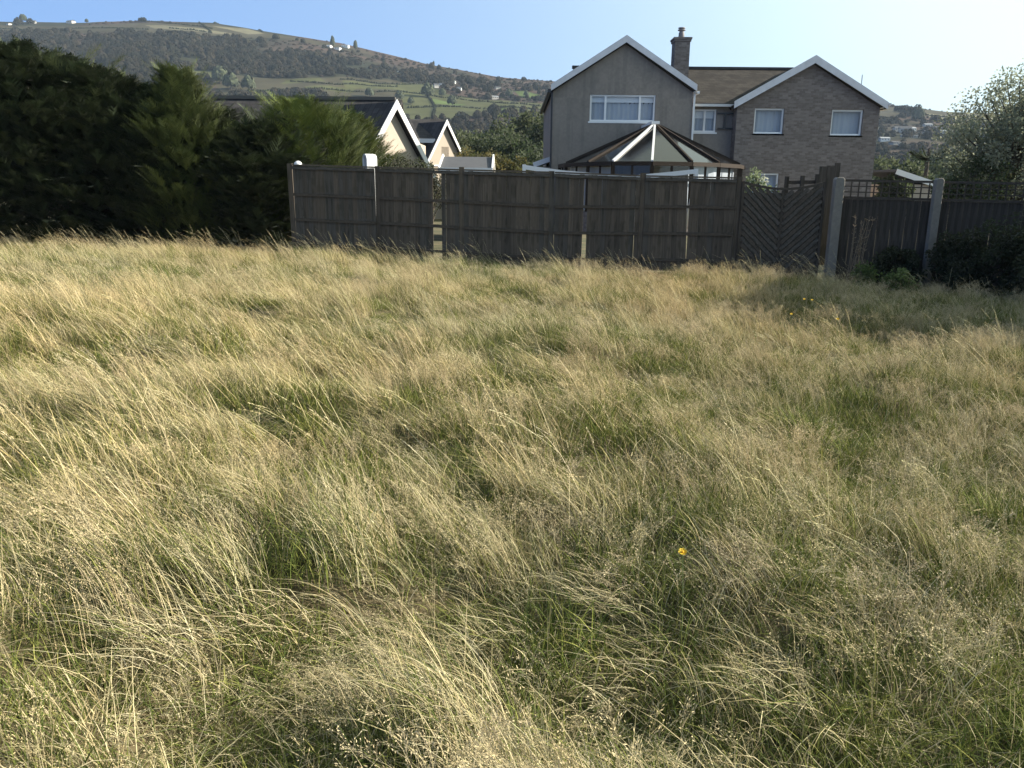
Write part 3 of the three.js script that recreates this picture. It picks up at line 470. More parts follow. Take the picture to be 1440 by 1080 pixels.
{ // chevron panel with dipped top
  const a = fencePt(1044, 252), b = fencePt(1163, 252), base = V(a.x, 0, a.z), dir = b.clone().sub(a), W = Math.hypot(dir.x, dir.z), turn = -Math.atan2(dir.z, dir.x);
  const g = Math.min(groundH(a.x, a.z), groundH(b.x, b.z)), H = a.y - g;
  const o = thing('chevron_panel', 'dark fence panel with diagonal slats and a dipped top beside the concrete post', 'fence panel', V(a.x, g, a.z), turn);
  const top = x => H - 0.05 - 0.12 * Math.sin(Math.PI * clamp(x / W)) ;
  for (const x of [0.025, W - 0.025]) part('stile', box(x - 0.025, 0, -0.025, x + 0.025, top(x) + 0.02, 0.025), M.woodDark, o);
  const pts = []; for (let k = 0; k < 10; k++) { const x0 = 0.052 + (W - 0.104) * k / 10, x1 = 0.052 + (W - 0.104) * (k + 1) / 10; pts.push(beam(V(x0, top(x0), 0), V(x1, top(x1), 0), 0.05, 0.045)); }
  part('top_rail', merged(pts), M.woodDark, o); part('bottom_rail', box(0.052, 0.06, -0.024, W - 0.052, 0.11, 0.024), M.woodDark, o); part('centre_rail', box(W / 2 - 0.024, 0.112, -0.03, W / 2 + 0.024, top(W / 2) - 0.025, 0.008), M.woodDark, o);
  for (const s of [0, 1]) for (let k = 0; k < 26; k++) { // slats run down to the centre
    const c = 0.115 * k - 0.75; let xa = s ? W - 0.055 : 0.055, xb = W / 2 + (s ? 0.026 : -0.026); const run = Math.abs(xb - xa);
    let ya = c + run, yb = c; let x0 = xa, x1 = xb;      // high at the sides, low at the middle
    const at = y => xa + (xb - xa) * (ya - y) / (ya - yb);
    let t0 = 0, t1 = 1; const f = t => { const x = xa + (xb - xa) * t, y = ya + (yb - ya) * t; return y < top(x) - 0.03 && y > 0.115; };
    let lo = null, hi = null; for (let q = 0; q <= 40; q++) { if (f(q / 40)) { if (lo === null) lo = q / 40; hi = q / 40; } }
    if (lo === null || hi - lo < 0.06) continue;
    const A = V(xa + (xb - xa) * lo, ya + (yb - ya) * lo, 0.012), B = V(xa + (xb - xa) * hi, ya + (yb - ya) * hi, 0.012); part('slat', beam(A, B, 0.018, 0.07), M.wood[k % 2 ? 1 : 3], o);
  }
  part('backing', box(0.05, 0.11, -0.022, W - 0.05, H - 0.24, -0.012), M.woodDark, o);
  const bp = thing('garden_gate_post', 'dark timber uprights poking above the dipped fence panel', 'posts', V(0, 0, -16.2), 0);
  for (const [x, t] of [[1107, 248], [1129, 247], [1150, 245]]) { const p = P(x, t, 16.2); part('upright', box(p.x - 0.035, 0, -0.03, p.x + 0.035, p.y, 0.03), M.woodDark, bp); }
  const w = P(1105, 248, 16.3), w2 = P(1152, 247, 16.3); part('crossbar', beam(V(w.x, w.y - 0.12, -0.06), V(w2.x, w2.y - 0.12, -0.06), 0.03, 0.07), M.woodDark, bp);
  const tb = thing('tall_board', 'pair of tall weathered boards against the brick wall behind the concrete post', 'boards', V(0, 0, -17)); for (const [x0, x1, t] of [[1153, 1163, 234], [1163.5, 1174, 233], [1174.5, 1182, 229]]) { const p = P(x0, t, 17), q = P(x1, t, 17); part('board', box(p.x, 0, -0.015, q.x, p.y, 0.015), M.wood[0], tb); }
}
function concretePost(px0, px1, py, pz, label) {
  const a = P(px0, py, pz), b = P(px1, py, pz), w = b.x - a.x, g = groundH(a.x, -pz), H = a.y - g;
  const s = new THREE.Shape([[-w / 2, -0.1], [w / 2, -0.1], [w / 2, H - 0.03], [w / 2 - 0.03, H], [-w / 2 + 0.03, H], [-w / 2, H - 0.03]].map(q => new THREE.Vector2(...q)));
  const geo = new THREE.ExtrudeGeometry(s, { depth: w * 0.8, bevelEnabled: true, bevelSize: 0.008, bevelThickness: 0.008, bevelSegments: 1 });
  const m = shadow(new THREE.Mesh(geo, M.concrete)); m.name = numbered('concrete_post'); m.position.set((a.x + b.x) / 2, g, -pz - 0.05); tag(m, label, 'post', 'concrete posts'); scene.add(m); return m;
}
concretePost(1174, 1186, 250, 14.85, 'tall grey concrete post between the chevron panel and the trellis fence');
concretePost(1316, 1326, 251, 14.2, 'grey concrete post with rounded top in the middle of the trellis fence');
{ // trellis-topped fence
  const o = thing('trellis_fence', 'dark boarded fence with a square trellis along its top', 'fence', V(0, 0, -14)), pts = [1184, 1321, 1480].map(px => { const z = px > 1440 ? 13.45 : FZ(px); const p = P(px, 252 + (px - 1184) * 0.017, z); p.z += 14; return p; });
  for (let k = 0; k < 2; k++) {
    const a = pts[k].clone(), b = pts[k + 1].clone(), pn = sub('panel', o), d = b.clone().sub(a), W = Math.hypot(d.x, d.z), turn = -Math.atan2(d.z, d.x), at = (t, y) => a.clone().lerp(b, t).add(V(0, y, 0));
    for (const [y, w] of [[-0.02, 0.04], [-0.12, 0.018], [-0.22, 0.018], [-0.32, 0.045]]) part('trellis_rail', beam(at(0.02, y), at(0.99, y), 0.03, w), M.woodDark, pn);
    const n = Math.round(W / 0.13); for (let q = 0; q <= n; q++) { const t = mix(0.025, 0.985, q / n); part('trellis_bar', beam(at(t, -0.042).add(V(0, 0, 0.02)), at(t, -0.3).add(V(0, 0, 0.02)), 0.02, 0.014, V(0, 0, 1)), M.woodDark, pn); }
    const nb = Math.round(W / 0.11); for (let q = 0; q < nb; q++) { const p = at((q + 0.5) / nb, -0.345), g = groundH(p.x, p.z - 14); const m = part('board', box(-0.056, 0, -0.009, 0.056, p.y - g, 0.009), M.woodDark, pn); m.position.set(p.x, g, p.z - 0.02 - (q % 2) * 0.012); m.rotation.y = turn; m.scale.x = W / nb / 0.109; }
  }
}

// ------------------------------------------------------------------ trees and shrubs
function leafAt(m, p, dir, len, wid, c) {               // a folded leaf: two triangles
  const s = V(gs(), gs(), gs()).cross(dir).normalize().multiplyScalar(wid), t = p.clone().addScaledVector(dir, len), mid = p.clone().addScaledVector(dir, len * 0.45);
  const a = m.v(p.x, p.y, p.z, c), b = m.v(mid.x + s.x, mid.y + s.y, mid.z + s.z, c), d = m.v(t.x, t.y, t.z, c), e = m.v(mid.x - s.x, mid.y - s.y, mid.z - s.z, c); m.tri(a, b, d); m.tri(a, d, e);
}
function spray(m, p, dir, len, c, droop = 0.25, twigs = 6, wid = 0.03) { // a feathery conifer spray
  const side = V(dir.z, 0.25 * gs(), -dir.x).normalize(); let q = p.clone(), d = dir.clone();
  for (let k = 0; k < twigs; k++) {
    const t = k / twigs, step = len / twigs; q.addScaledVector(d, step); d.y -= droop / twigs; d.normalize();
    const L = len * (0.55 * (1 - t) + 0.14);
    for (const s of [-1, 1]) { const u = d.clone().addScaledVector(side, s * rr(0.5, 0.9)).add(V(0, rr(-0.1, 0.25), 0)).normalize(), e = q.clone().addScaledVector(u, L), w = d.clone().multiplyScalar(wid * (0.7 + 0.6 * rnd())); const a = m.v(q.x - w.x, q.y - w.y, q.z - w.z, c), b = m.v(q.x + w.x, q.y + w.y, q.z + w.z, c), f = m.v(e.x, e.y, e.z, c); m.tri(a, b, f); }
  }
  const e = q.addScaledVector(d, len * 0.16), w = side.multiplyScalar(wid * 0.8), a = m.v(p.x - w.x, p.y - w.y, p.z - w.z, c), b = m.v(p.x + w.x, p.y + w.y, p.z + w.z, c), f = m.v(e.x, e.y, e.z, c); m.tri(a, b, f);
}
function conifer(name, label, px, topPy, d, hw, opt = {}) {
  const top = P(px, topPy, d), base = V(top.x, groundH(top.x, -d), -d), H = top.y - base.y, o = thing(name, label, opt.cat || 'conifer', base, 0, opt.group);
  const prof = opt.prof || [[0, 0.75], [0.25, 1], [0.55, 0.95], [0.8, 0.6], [0.93, 0.27], [1, 0.03]];
  const R = h => hw * piecewise(prof, h), tr = new MB(), lean = opt.lean || 0;
  tr.tube([V(0, -0.1, 0), V(0, H * 0.5, 0), V(lean * 0.5, H * 0.93, 0)], [0.11 * hw, 0.07 * hw, 0.015], 8); part('trunk', tr.geo(true), M.bark, o);
  const lb = new MB(); for (let k = 0; k < 26; k++) { const h = rr(0.08, 0.9), an = rnd() * 6.283, r = R(h) * 0.8; lb.tube([V(0, h * H - 0.15, 0), V(Math.cos(an) * r * 0.5, h * H + 0.05, Math.sin(an) * r * 0.5), V(Math.cos(an) * r, h * H + 0.25, Math.sin(an) * r)], [0.03, 0.02, 0.008], 4); } part('limbs', lb.geo(true), M.bark, o);
  const m = new MB(), n = opt.n || 3000, pal = opt.pal || [[0.036, 0.05, 0.024], [0.046, 0.063, 0.03], [0.06, 0.074, 0.034], [0.04, 0.05, 0.027]];
  // branch plumes first, so that the outline is uneven; then filling sprays
  const plumes = []; for (let k = 0; k < (opt.plumes || 80); k++) { const h = Math.pow(rnd(), 0.8), an = rnd() * 6.283; plumes.push([h, an, rr(0.82, 1.12), rr(0.5, 1.3)]); }
  const emit = (h, an, k, out, len) => { const r = R(h) * k, dir = V(Math.cos(an), opt.up ?? 0.55, Math.sin(an)).add(V(gs() * 0.35, gs() * 0.35, gs() * 0.35)).normalize(); spray(m, V(Math.cos(an) * r + lean * h * h, h * H, Math.sin(an) * r), dir, len, mul(pal[Math.floor(rnd() * pal.length)], rr(0.75, 1.25)), opt.droop ?? 0.25, opt.twigs || 6, opt.wid || 0.022); };
  for (const [h, an, k, L] of plumes) for (let q = 0; q < (opt.per || 14); q++) emit(clamp(h + gs() * 0.03 + q * 0.004, 0, 1), an + gs() * 0.22, k + gs() * 0.06 + q * 0.008, 0, (opt.len || 0.34) * rr(0.7, 1.15));
  for (let q = 0; q < n; q++) { const h = Math.pow(rnd(), 0.85); emit(h, rnd() * 6.283, rr(0.68, 0.98), 0, (opt.len || 0.34) * rr(0.6, 1.1)); }
  for (let q = 0; q < 40; q++) { const h = rr(0.9, 1.0); const p = V(lean * h * h + gs() * R(h), h * H - 0.1, gs() * R(h)); spray(m, p, V(lean * 0.3 + gs() * 0.25, 1, gs() * 0.25).normalize(), (opt.len || 0.34) * rr(0.6, 1.1), mul(pal[Math.floor(rnd() * pal.length)], rr(0.85, 1.25)), 0, opt.twigs || 6, opt.wid || 0.022); }
  for (let q = 0; q < (opt.leaders || 14); q++) { const h = rr(0.55, 0.96), an = rnd() * 6.283, r = R(h) * 0.75; spray(m, V(Math.cos(an) * r + lean * h * h, h * H, Math.sin(an) * r), V(Math.cos(an) * 0.7 + gs() * 0.2, rr(0.6, 1.3), Math.sin(an) * 0.7 + gs() * 0.2).normalize(), (opt.len || 0.34) * rr(1.3, 2.1), mul(pal[Math.floor(rnd() * pal.length)], rr(0.95, 1.35)), 0.3, 10, (opt.wid || 0.022) * 0.9); }
  part('crown', m.geo(), M.conifer, o);
  return o;
}
const HG = 'conifers of the overgrown boundary hedge';
const hedgeProf = [[0, 0.9], [0.15, 1], [0.6, 1], [0.8, 0.8], [0.93, 0.45], [1, 0.06]];
const tall = { prof: hedgeProf, group: HG, len: 0.4, wid: 0.03, twigs: 5 };
for (const [px, py, d, r, n, lab] of [
  [-130, 72, 17.6, 2.0, 1700, 'broad dark hedge conifer standing outermost, farthest from the boarded fence'], [-45, 70, 18.4, 1.7, 1500, 'dark hedge conifer just outside the tallest conifer'], [18, 73, 17.8, 1.6, 2000, 'tallest dark green conifer of the overgrown hedge'],
  [78, 88, 18.2, 1.3, 1500, 'dark conifer leaning on the tallest conifer'], [122, 102, 17.9, 1.25, 1600, 'rounded dark conifer midway between the tallest and the plumed conifer'], [168, 120, 18.3, 1.15, 1300, 'dark conifer stepping down from the rounded conifer'],
  [212, 143, 17.9, 1.0, 1400, 'low dark conifer of the hedge just beside the plumed conifer'], [305, 168, 18.3, 0.85, 1100, 'low conifer between the plumed conifer and the slate roof'], [352, 182, 17.9, 0.95, 1300, 'low trimmed dark conifer filling the hedge up to the boarded fence'], [395, 180, 18.0, 0.75, 1000, 'small dark conifer tucked behind the end post of the boarded fence']])
  conifer('hedge_conifer', lab, px, py, d, r, { ...tall, n, plumes: Math.round(n / 22) });
conifer('hedge_conifer', 'plumed conifer with one pointed pale green tip leaning outwards', 262, 114, 17.9, 1.1, { n: 1500, plumes: 90, leaders: 60, len: 0.38, wid: 0.02, prof: [[0, 0.95], [0.2, 1], [0.5, 1], [0.66, 0.95], [0.78, 0.55], [0.9, 0.24], [1, 0.03]], lean: -0.22, up: 0.95, pal: [[0.08, 0.1, 0.034], [0.1, 0.12, 0.042], [0.065, 0.085, 0.03]], group: HG });
conifer('bushy_conifer', 'bright green bushy conifer behind the end of the boarded fence', 426, 160, 19, 1.35, { n: 1900, plumes: 150, leaders: 90, up: 1.0, len: 0.46, wid: 0.016, twigs: 7, prof: [[0, 0.7], [0.4, 0.9], [0.62, 1], [0.8, 0.8], [0.93, 0.42], [1, 0.06]], pal: [[0.09, 0.12, 0.03], [0.12, 0.145, 0.04], [0.07, 0.1, 0.03]] });
conifer('cypress_shrub', 'small yellow-green cypress shrub in front of the cream gable', 512, 170, 22, 0.95, { n: 1300, plumes: 60, up: 0.9, len: 0.36, prof: [[0, 0.8], [0.45, 1], [0.65, 0.85], [0.85, 0.45], [1, 0.05]], lean: -0.35, pal: [[0.1, 0.13, 0.03], [0.075, 0.105, 0.03], [0.12, 0.14, 0.035]] });

function leafTree(name, label, base, H, rx, ry, opt = {}) {
  const o = thing(name, label, opt.cat || 'tree', base, 0, opt.group), cy = H - ry, tr = new MB(), R0 = opt.trunk || H * 0.028, nc = opt.clumps || 36;
  tr.tube([V(0, -0.2, 0), V(gs() * 0.1, cy * 0.5, 0), V(gs() * 0.2, cy, 0), V(0, cy + ry * 0.5, 0)], [R0 * 1.3, R0, R0 * 0.7, R0 * 0.2], 8);
  const cl = []; for (let k = 0; k < nc; k++) { const u = V(gs(), gs() * 0.9 + 0.15, gs()).normalize(), r = Math.pow(rnd(), 0.4) * 0.85; cl.push([V(u.x * r * rx, cy + u.y * r * ry, u.z * r * rx), rr(0.22, 0.38) * Math.min(rx, ry) * (opt.cs || 1)]); }
  for (const [c] of cl) { const s = V(0, clamp(c.y - 0.35 * H, 0.15 * H, cy), 0); tr.tube([s, s.clone().lerp(c, 0.5).add(V(0, 0.06 * H * rnd(), 0)), c], [R0 * 0.35, R0 * 0.2, R0 * 0.06], 4); }
  part('trunk', tr.geo(true), M.bark, o);
  const m = new MB(), pal = opt.pal, n = opt.leaves || 200, sz = opt.leaf || 0.06;
  for (const [c, r] of cl) { const tone = rr(0.85, 1.15), pc = pal[Math.floor(rnd() * pal.length)]; for (let q = 0; q < n; q++) { const u = V(gs(), gs(), gs()).normalize(), p = c.clone().addScaledVector(u, r * Math.pow(rnd(), 0.45)); p.y -= 0.2 * r * rnd(); const dir = u.multiplyScalar(0.7).add(V(gs(), gs() - 0.2, gs())).normalize(); leafAt(m, p, dir, sz * rr(0.7, 1.3), sz * 0.32, mul(pc, tone * rr(0.75, 1.25))); } }
  part('crown', m.geo(), M.leaf, o); return o;
}
const G1 = [[0.075, 0.1, 0.04], [0.06, 0.085, 0.035], [0.09, 0.11, 0.045], [0.1, 0.105, 0.05]];
{ // the tree at the right and its neighbours out of frame, which shade the field
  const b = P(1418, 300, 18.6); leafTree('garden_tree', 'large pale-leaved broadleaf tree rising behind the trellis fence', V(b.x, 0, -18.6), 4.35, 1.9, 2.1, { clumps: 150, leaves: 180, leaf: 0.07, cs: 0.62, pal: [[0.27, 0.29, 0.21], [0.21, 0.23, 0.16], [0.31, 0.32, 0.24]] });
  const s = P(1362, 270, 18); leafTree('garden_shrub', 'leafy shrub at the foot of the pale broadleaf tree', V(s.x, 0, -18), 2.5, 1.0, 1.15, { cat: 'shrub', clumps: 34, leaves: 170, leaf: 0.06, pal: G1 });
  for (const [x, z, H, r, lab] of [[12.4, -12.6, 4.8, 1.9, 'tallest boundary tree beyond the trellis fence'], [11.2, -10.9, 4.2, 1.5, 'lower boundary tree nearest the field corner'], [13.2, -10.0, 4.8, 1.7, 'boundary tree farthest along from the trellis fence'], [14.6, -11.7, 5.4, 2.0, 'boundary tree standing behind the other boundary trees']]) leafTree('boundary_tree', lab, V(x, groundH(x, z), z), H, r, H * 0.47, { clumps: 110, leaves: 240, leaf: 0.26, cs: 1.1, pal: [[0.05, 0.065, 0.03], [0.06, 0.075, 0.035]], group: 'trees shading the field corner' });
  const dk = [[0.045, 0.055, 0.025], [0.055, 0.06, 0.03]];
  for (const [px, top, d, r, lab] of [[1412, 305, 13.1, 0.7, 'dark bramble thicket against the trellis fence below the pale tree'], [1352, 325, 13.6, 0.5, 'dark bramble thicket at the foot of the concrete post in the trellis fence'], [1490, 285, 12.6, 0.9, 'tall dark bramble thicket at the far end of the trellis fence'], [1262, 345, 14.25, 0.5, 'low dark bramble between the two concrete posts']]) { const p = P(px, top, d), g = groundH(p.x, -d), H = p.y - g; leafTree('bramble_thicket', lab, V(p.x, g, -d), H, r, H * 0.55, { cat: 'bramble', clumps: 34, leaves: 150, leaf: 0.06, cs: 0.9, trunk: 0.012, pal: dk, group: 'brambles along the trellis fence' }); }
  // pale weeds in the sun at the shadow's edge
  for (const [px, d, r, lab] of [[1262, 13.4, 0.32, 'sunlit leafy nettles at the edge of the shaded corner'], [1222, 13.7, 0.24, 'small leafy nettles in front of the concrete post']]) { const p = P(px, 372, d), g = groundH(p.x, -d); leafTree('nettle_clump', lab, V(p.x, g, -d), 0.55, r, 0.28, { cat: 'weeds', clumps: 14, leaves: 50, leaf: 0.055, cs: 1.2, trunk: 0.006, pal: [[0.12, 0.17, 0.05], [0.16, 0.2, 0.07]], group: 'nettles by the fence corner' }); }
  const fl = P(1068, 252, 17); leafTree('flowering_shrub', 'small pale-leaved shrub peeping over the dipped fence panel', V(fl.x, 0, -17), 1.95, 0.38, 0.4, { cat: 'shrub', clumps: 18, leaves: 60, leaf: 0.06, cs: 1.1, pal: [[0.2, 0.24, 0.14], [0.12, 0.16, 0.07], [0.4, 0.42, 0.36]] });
  // dry dock stalks by the concrete post
  const st = P(1193, 350, 14.3), g = groundH(st.x, -14.3), o = thing('dry_stalks', 'tall dry weed stalks standing beside the concrete post', 'weeds', V(st.x, g, -14.3));
  for (let k = 0; k < 9; k++) { const m = new MB(), x = rr(-0.05, 0.25), L = rr(0.9, 1.35), lx = rr(-0.05, 0.28), pts = [V(x, 0, rr(-0.1, 0.1)), V(x + lx * 0.4, L * 0.5, 0), V(x + lx, L, 0)]; m.tube(pts, [0.008, 0.006, 0.003], 5); for (let q = 0; q < 26; q++) { const t = rr(0.45, 1), p = pts[1].clone().lerp(pts[2], (t - 0.45) / 0.55); leafAt(m, p, V(gs(), rr(0.1, 1), gs()).normalize(), rr(0.03, 0.09), 0.006); } part('stalk', m.geo(), plain([0.2, 0.15, 0.1], 0.9), o); }
}
{ // trees beyond the gardens
  const dark = [[0.05, 0.068, 0.032], [0.06, 0.078, 0.036], [0.045, 0.06, 0.03]], mid = [[0.085, 0.1, 0.05], [0.075, 0.09, 0.045]];
  const T = [[672, 158, 92, 4.2, mid, 'grey-green tree at the edge of the belt, beside the narrow gable'], [708, 154, 105, 4.6, mid, 'tall grey-green tree in the middle of the belt beyond the shed'], [745, 152, 110, 4.8, mid, 'tall grey-green tree of the belt standing against the rendered house'], [775, 150, 100, 4.2, mid, 'tree of the belt half hidden by the rendered house'], [655, 180, 78, 3.0, mid, 'small round tree just beyond the narrow gable'], [700, 176, 80, 3.6, dark, 'dark tree in front of the belt, above the golden shrub'], [735, 178, 78, 3.6, dark, 'dark tree in front of the belt, next to the rendered house'], [768, 190, 72, 2.6, dark, 'low dark tree against the wall of the rendered house'], [745, 203, 55, 2.0, dark, 'low dark bush above the shed and lean-to'], [650, 205, 52, 1.3, dark, 'dark bush beside the narrow gable with two windows'],
    [1250, 212, 120, 4.0, mid, 'hazy tree beyond the brick gable corner'], [1288, 210, 110, 4.0, dark, 'hazy dark tree behind the monkey puzzle'], [1335, 206, 105, 4.2, dark, 'hazy tree beside the pale broadleaf tree'], [1275, 225, 60, 2.2, mid, 'low green tree beyond the trellis between brick gable and monkey puzzle'], [1345, 218, 55, 2.2, mid, 'low tree between the monkey puzzle and the pale tree'], [1312, 238, 40, 1.4, dark, 'dark bush under the monkey puzzle'], [1262, 240, 38, 0.9, dark, 'small dark bush beside the brick house corner']];
  for (const [px, py, d, r, pal, lab] of T) { const p = P(px, py, d), g = terrH(p.x, -d), H = p.y - g; leafTree('background_tree', lab, V(p.x, g, -d), H, r, Math.min(H * 0.48, r * 1.5), { clumps: d > 60 ? 46 : 40, leaves: 130, leaf: d * 0.0042, cs: 1.0, pal, group: 'trees beyond the gardens' }); }
  // golden shrubs behind the shed
  const gold = [[0.15, 0.125, 0.045], [0.11, 0.1, 0.035], [0.075, 0.08, 0.03]];
  for (const [px, py, r, lab] of [[668, 204, 0.9, 'olive-gold shrub behind the shed, nearest the narrow gable'], [696, 212, 0.9, 'golden shrub behind the ridge end of the shed'], [722, 217, 0.8, 'golden shrub towards the lean-to of the rendered house']]) { const p = P(px, py, 30), H = p.y; leafTree('golden_shrub', lab, V(p.x, 0, -30), H, r, 0.9, { cat: 'shrub', clumps: 30, leaves: 110, leaf: 0.1, pal: gold, group: 'golden shrubs behind the shed' }); }
  for (const [px, py, d, r, lab] of [[560, 216, 21, 0.75, 'dark shrub below the cream gable behind the fence'], [602, 218, 21.5, 0.7, 'dark shrub behind the fence, next to the shed']]) { const p = P(px, py, d); leafTree('gable_shrub', lab, V(p.x, 0, -d), p.y, r, 0.8, { cat: 'shrub', clumps: 30, leaves: 120, leaf: 0.06, pal: [[0.06, 0.06, 0.04], [0.05, 0.06, 0.03]] }); }
  // monkey puzzle
  const d = 44, t = P(1307, 206, d), g = terrH(t.x, -d), H = t.y - g, o = thing('monkey_puzzle_tree', 'umbrella-shaped monkey puzzle tree with upcurved spiny branches', 'tree', V(t.x, g, -d)), tr = new MB(); tr.tube([V(0, -0.2, 0), V(0, H - 1.1, 0), V(0, H - 0.1, 0)], [0.14, 0.11, 0.05], 8); part('trunk', tr.geo(true), M.bark, o);
  for (let k = 0; k < 26; k++) { const an = k / 13 * 6.283 + rr(-0.1, 0.1), L = rr(0.7, 1.05), y = H - rr(0.5, 0.72), m = new MB(), pt = []; for (let q = 0; q <= 5; q++) { const u = q / 5; pt.push(V(Math.cos(an) * L * u, y + 0.22 * u * u + (k % 3) * 0.13 * u - 0.1 * u * (1 - u), Math.sin(an) * L * u)); } m.tube(pt, [0.025, 0.03, 0.034, 0.034, 0.03, 0.02], 5, [0.04, 0.05, 0.028]); for (let q = 0; q < 150; q++) { const u = rnd() * 5, i = Math.min(4, Math.floor(u)), p = pt[i].clone().lerp(pt[i + 1], u - i); leafAt(m, p, V(gs() + Math.cos(an) * 0.8, gs() + 0.7, gs() + Math.sin(an) * 0.8).normalize(), rr(0.05, 0.08), 0.014, mul([0.055, 0.07, 0.035], rr(0.7, 1.4))); } part('branch', m.geo(), M.conifer, o); }
}

// ------------------------------------------------------------------ hillside: woods, hedgerows, lone trees, houses
function clumpGeo(n, sz, flat) { const m = new MB(); for (let q = 0; q < n; q++) { const u = V(gs(), Math.abs(gs()) * 0.9, gs()).normalize(), p = V(u.x, u.y * flat, u.z).multiplyScalar(rr(0.72, 1.0)); const k = rr(0.7, 1.3); const nrm = u.clone().add(V(gs() * 0.5, gs() * 0.5, gs() * 0.5)).normalize(), s = nrm.clone().cross(V(0.3, 1, 0.2)).normalize().multiplyScalar(sz), t = nrm.clone().cross(s).normalize().multiplyScalar(sz); m.face([p.clone().add(s), p.clone().add(t), p.clone().sub(s), p.clone().sub(t)], [k, k, k]); } return m.geo(); }
function scatter(name, label, category, list, geo) { const im = new THREE.InstancedMesh(geo, M.hillLeaf, list.length), mt = new THREE.Matrix4(), c = new THREE.Color(); list.forEach((q, k) => { mt.compose(q.p, new THREE.Quaternion().setFromAxisAngle(V(0, 1, 0), rnd() * 6.283), V(q.r, q.h, q.r)); im.setMatrixAt(k, mt); c.setRGB(...q.c); im.setColorAt(k, c); }); im.name = numbered(name); im.userData.kind = 'stuff'; tag(im, label, category); shadow(im); scene.add(im); return im; }
M.hillLeaf = new THREE.MeshPhysicalMaterial({ specularIntensity: 0.15, color: 0xffffff, vertexColors: true, roughness: 1, side: THREE.DoubleSide });
{
  const cg = clumpGeo(150, 0.2, 1.0), wood = [], scrub = [];
  for (let k = 0; k < 42000; k++) {
    const px = rr(-60, 1500), d = 240 + 900 * Math.pow(rnd(), 0.7), x = (px - 720) / FPX * d * 0.98, z = -d; if (cover(x, z)) continue;
    const n2 = fbm(x / 120, z / 120, 3) + 0.12 * sm(-250, 100, x), q = V(x, terrH(x, z), z), up = clamp((d - 180) / 970), bare = clamp(sm(0.46, 0.6, n2) + 0.7 * sm(-480, -150, x) * sm(0.55, 0.8, up));
    
    if (rnd() < bare * 0.86) { if (rnd() < 0.3) scrub.push({ p: q, r: rr(1.2, 3), h: rr(1, 2.2), c: mul(lerp3([0.035, 0.036, 0.024], [0.07, 0.05, 0.04], rnd()), rr(0.8, 1.2)) }); continue; }
    if (up > 0.88 && rnd() < 0.96) continue;
    if (fbm(x / 26 + 3, z / 40, 3) < 0.38 && rnd() < 0.85) continue;
    if (x > 150) { const v = q.clone().project(camera), vx = (v.x + 1) * 720, vy = (1 - v.y) * 540; if (vx > 1230 && vx < 1350 && vy > 174 && vy < 210 && rnd() < 0.88) continue; }
    const r = 1.7 + 3.6 * rnd() * rnd() + 1.6 * fbm(x / 20, z / 20, 2); wood.push({ p: q.add(V(0, 1, 0)), r, h: r * rr(1.0, 1.6), c: mul(lerp3([0.02, 0.02, 0.013], [0.046, 0.037, 0.025], Math.pow(rnd(), 1.5)), rr(0.75, 1.3)) });
  }
  scatter('hillside_wood', 'dark mixed woodland covering the hillside', 'woodland', wood, cg);
  scatter('hillside_scrub', 'brown bracken and scrub on the open hillside', 'scrub', scrub, cg);
  const hedges = [[[600, 134], [650, 140], [720, 146], [790, 150]], [[575, 152], [620, 150], [660, 152], [720, 150]], [[410, 115], [460, 118], [560, 122]], [[350, 128], [440, 125], [520, 130], [600, 133]], [[640, 137], [700, 138], [775, 141]], [[600, 134], [612, 150], [608, 165]], [[480, 112], [600, 119]], [[205, 30], [250, 34], [300, 41]], [[280, 32], [298, 47]], [[240, 40], [300, 47]], [[340, 36], [370, 46]], [[300, 33], [345, 38]], [[0, 40], [120, 40], [210, 42]], [[250, 113], [300, 112], [350, 118]], [[1300, 161], [1400, 170]], [[690, 152], [790, 154]]];
  const hl = []; for (const q of hedges) { const w = q.map(a => hit(a[0], a[1], 150)); for (let k = 0; k < w.length - 1; k++) { const L = w[k].distanceTo(w[k + 1]), n = Math.ceil(L / 2.2); for (let m = 0; m < n; m++) { const p = w[k].clone().lerp(w[k + 1], m / n); p.x += gs() * 0.8; p.z += gs() * 0.8; p.y = terrH(p.x, p.z); hl.push({ p, r: rr(0.8, 1.6), h: rr(1, 2.2), c: mul([0.035, 0.04, 0.024], rr(0.8, 1.3)) }); } } }
  scatter('hedgerows', 'dark hedgerows dividing the hillside fields', 'hedgerow', hl, cg);
  // lone trees one can tell apart
  const lone = [[602, 137, 118, 'tall dark lone tree above the narrow gable'], [636, 149, 135, 'round lone tree standing on a hedgerow in the green field'], [622, 136, 125, 'lone tree below the hillside cottages'], [578, 147, 137, 'small lone tree in the field beside the steep gable'], [520, 137, 124, 'bushy lone tree in the rough field over the slate roof'], [562, 141, 128, 'bushy lone tree just above the steep gable peak'], [325, 126, 104, 'wide round tree in the rough field over the plumed conifer'], [350, 128, 108, 'wide round tree next to the long slate roof'], [310, 118, 95, 'slim dark tree at the field edge above the plumed conifer'], [468, 67, 52, 'pointed dark fir beside the white farm on the skyline slope'], [500, 71, 58, 'dark fir near the skyline next to the white farm'], [740, 136, 128, 'lone tree at the end of the bright green field'], [716, 138, 126, 'dark tree beside the hillside farm'], [610, 92, 86, 'small fir on the descending skyline'], [33, 31, 21, 'dark round tree beside the farmhouse on the ridge'], [122, 32, 27, 'small bush beside the pale ridge house'], [1290, 170, 152, 'round tree on the skyline above the hillside town']];
  const cg2 = clumpGeo(260, 0.17, 1.0), tk = new THREE.CylinderGeometry(0.5, 0.7, 1, 6); tk.translate(0, 0.5, 0);
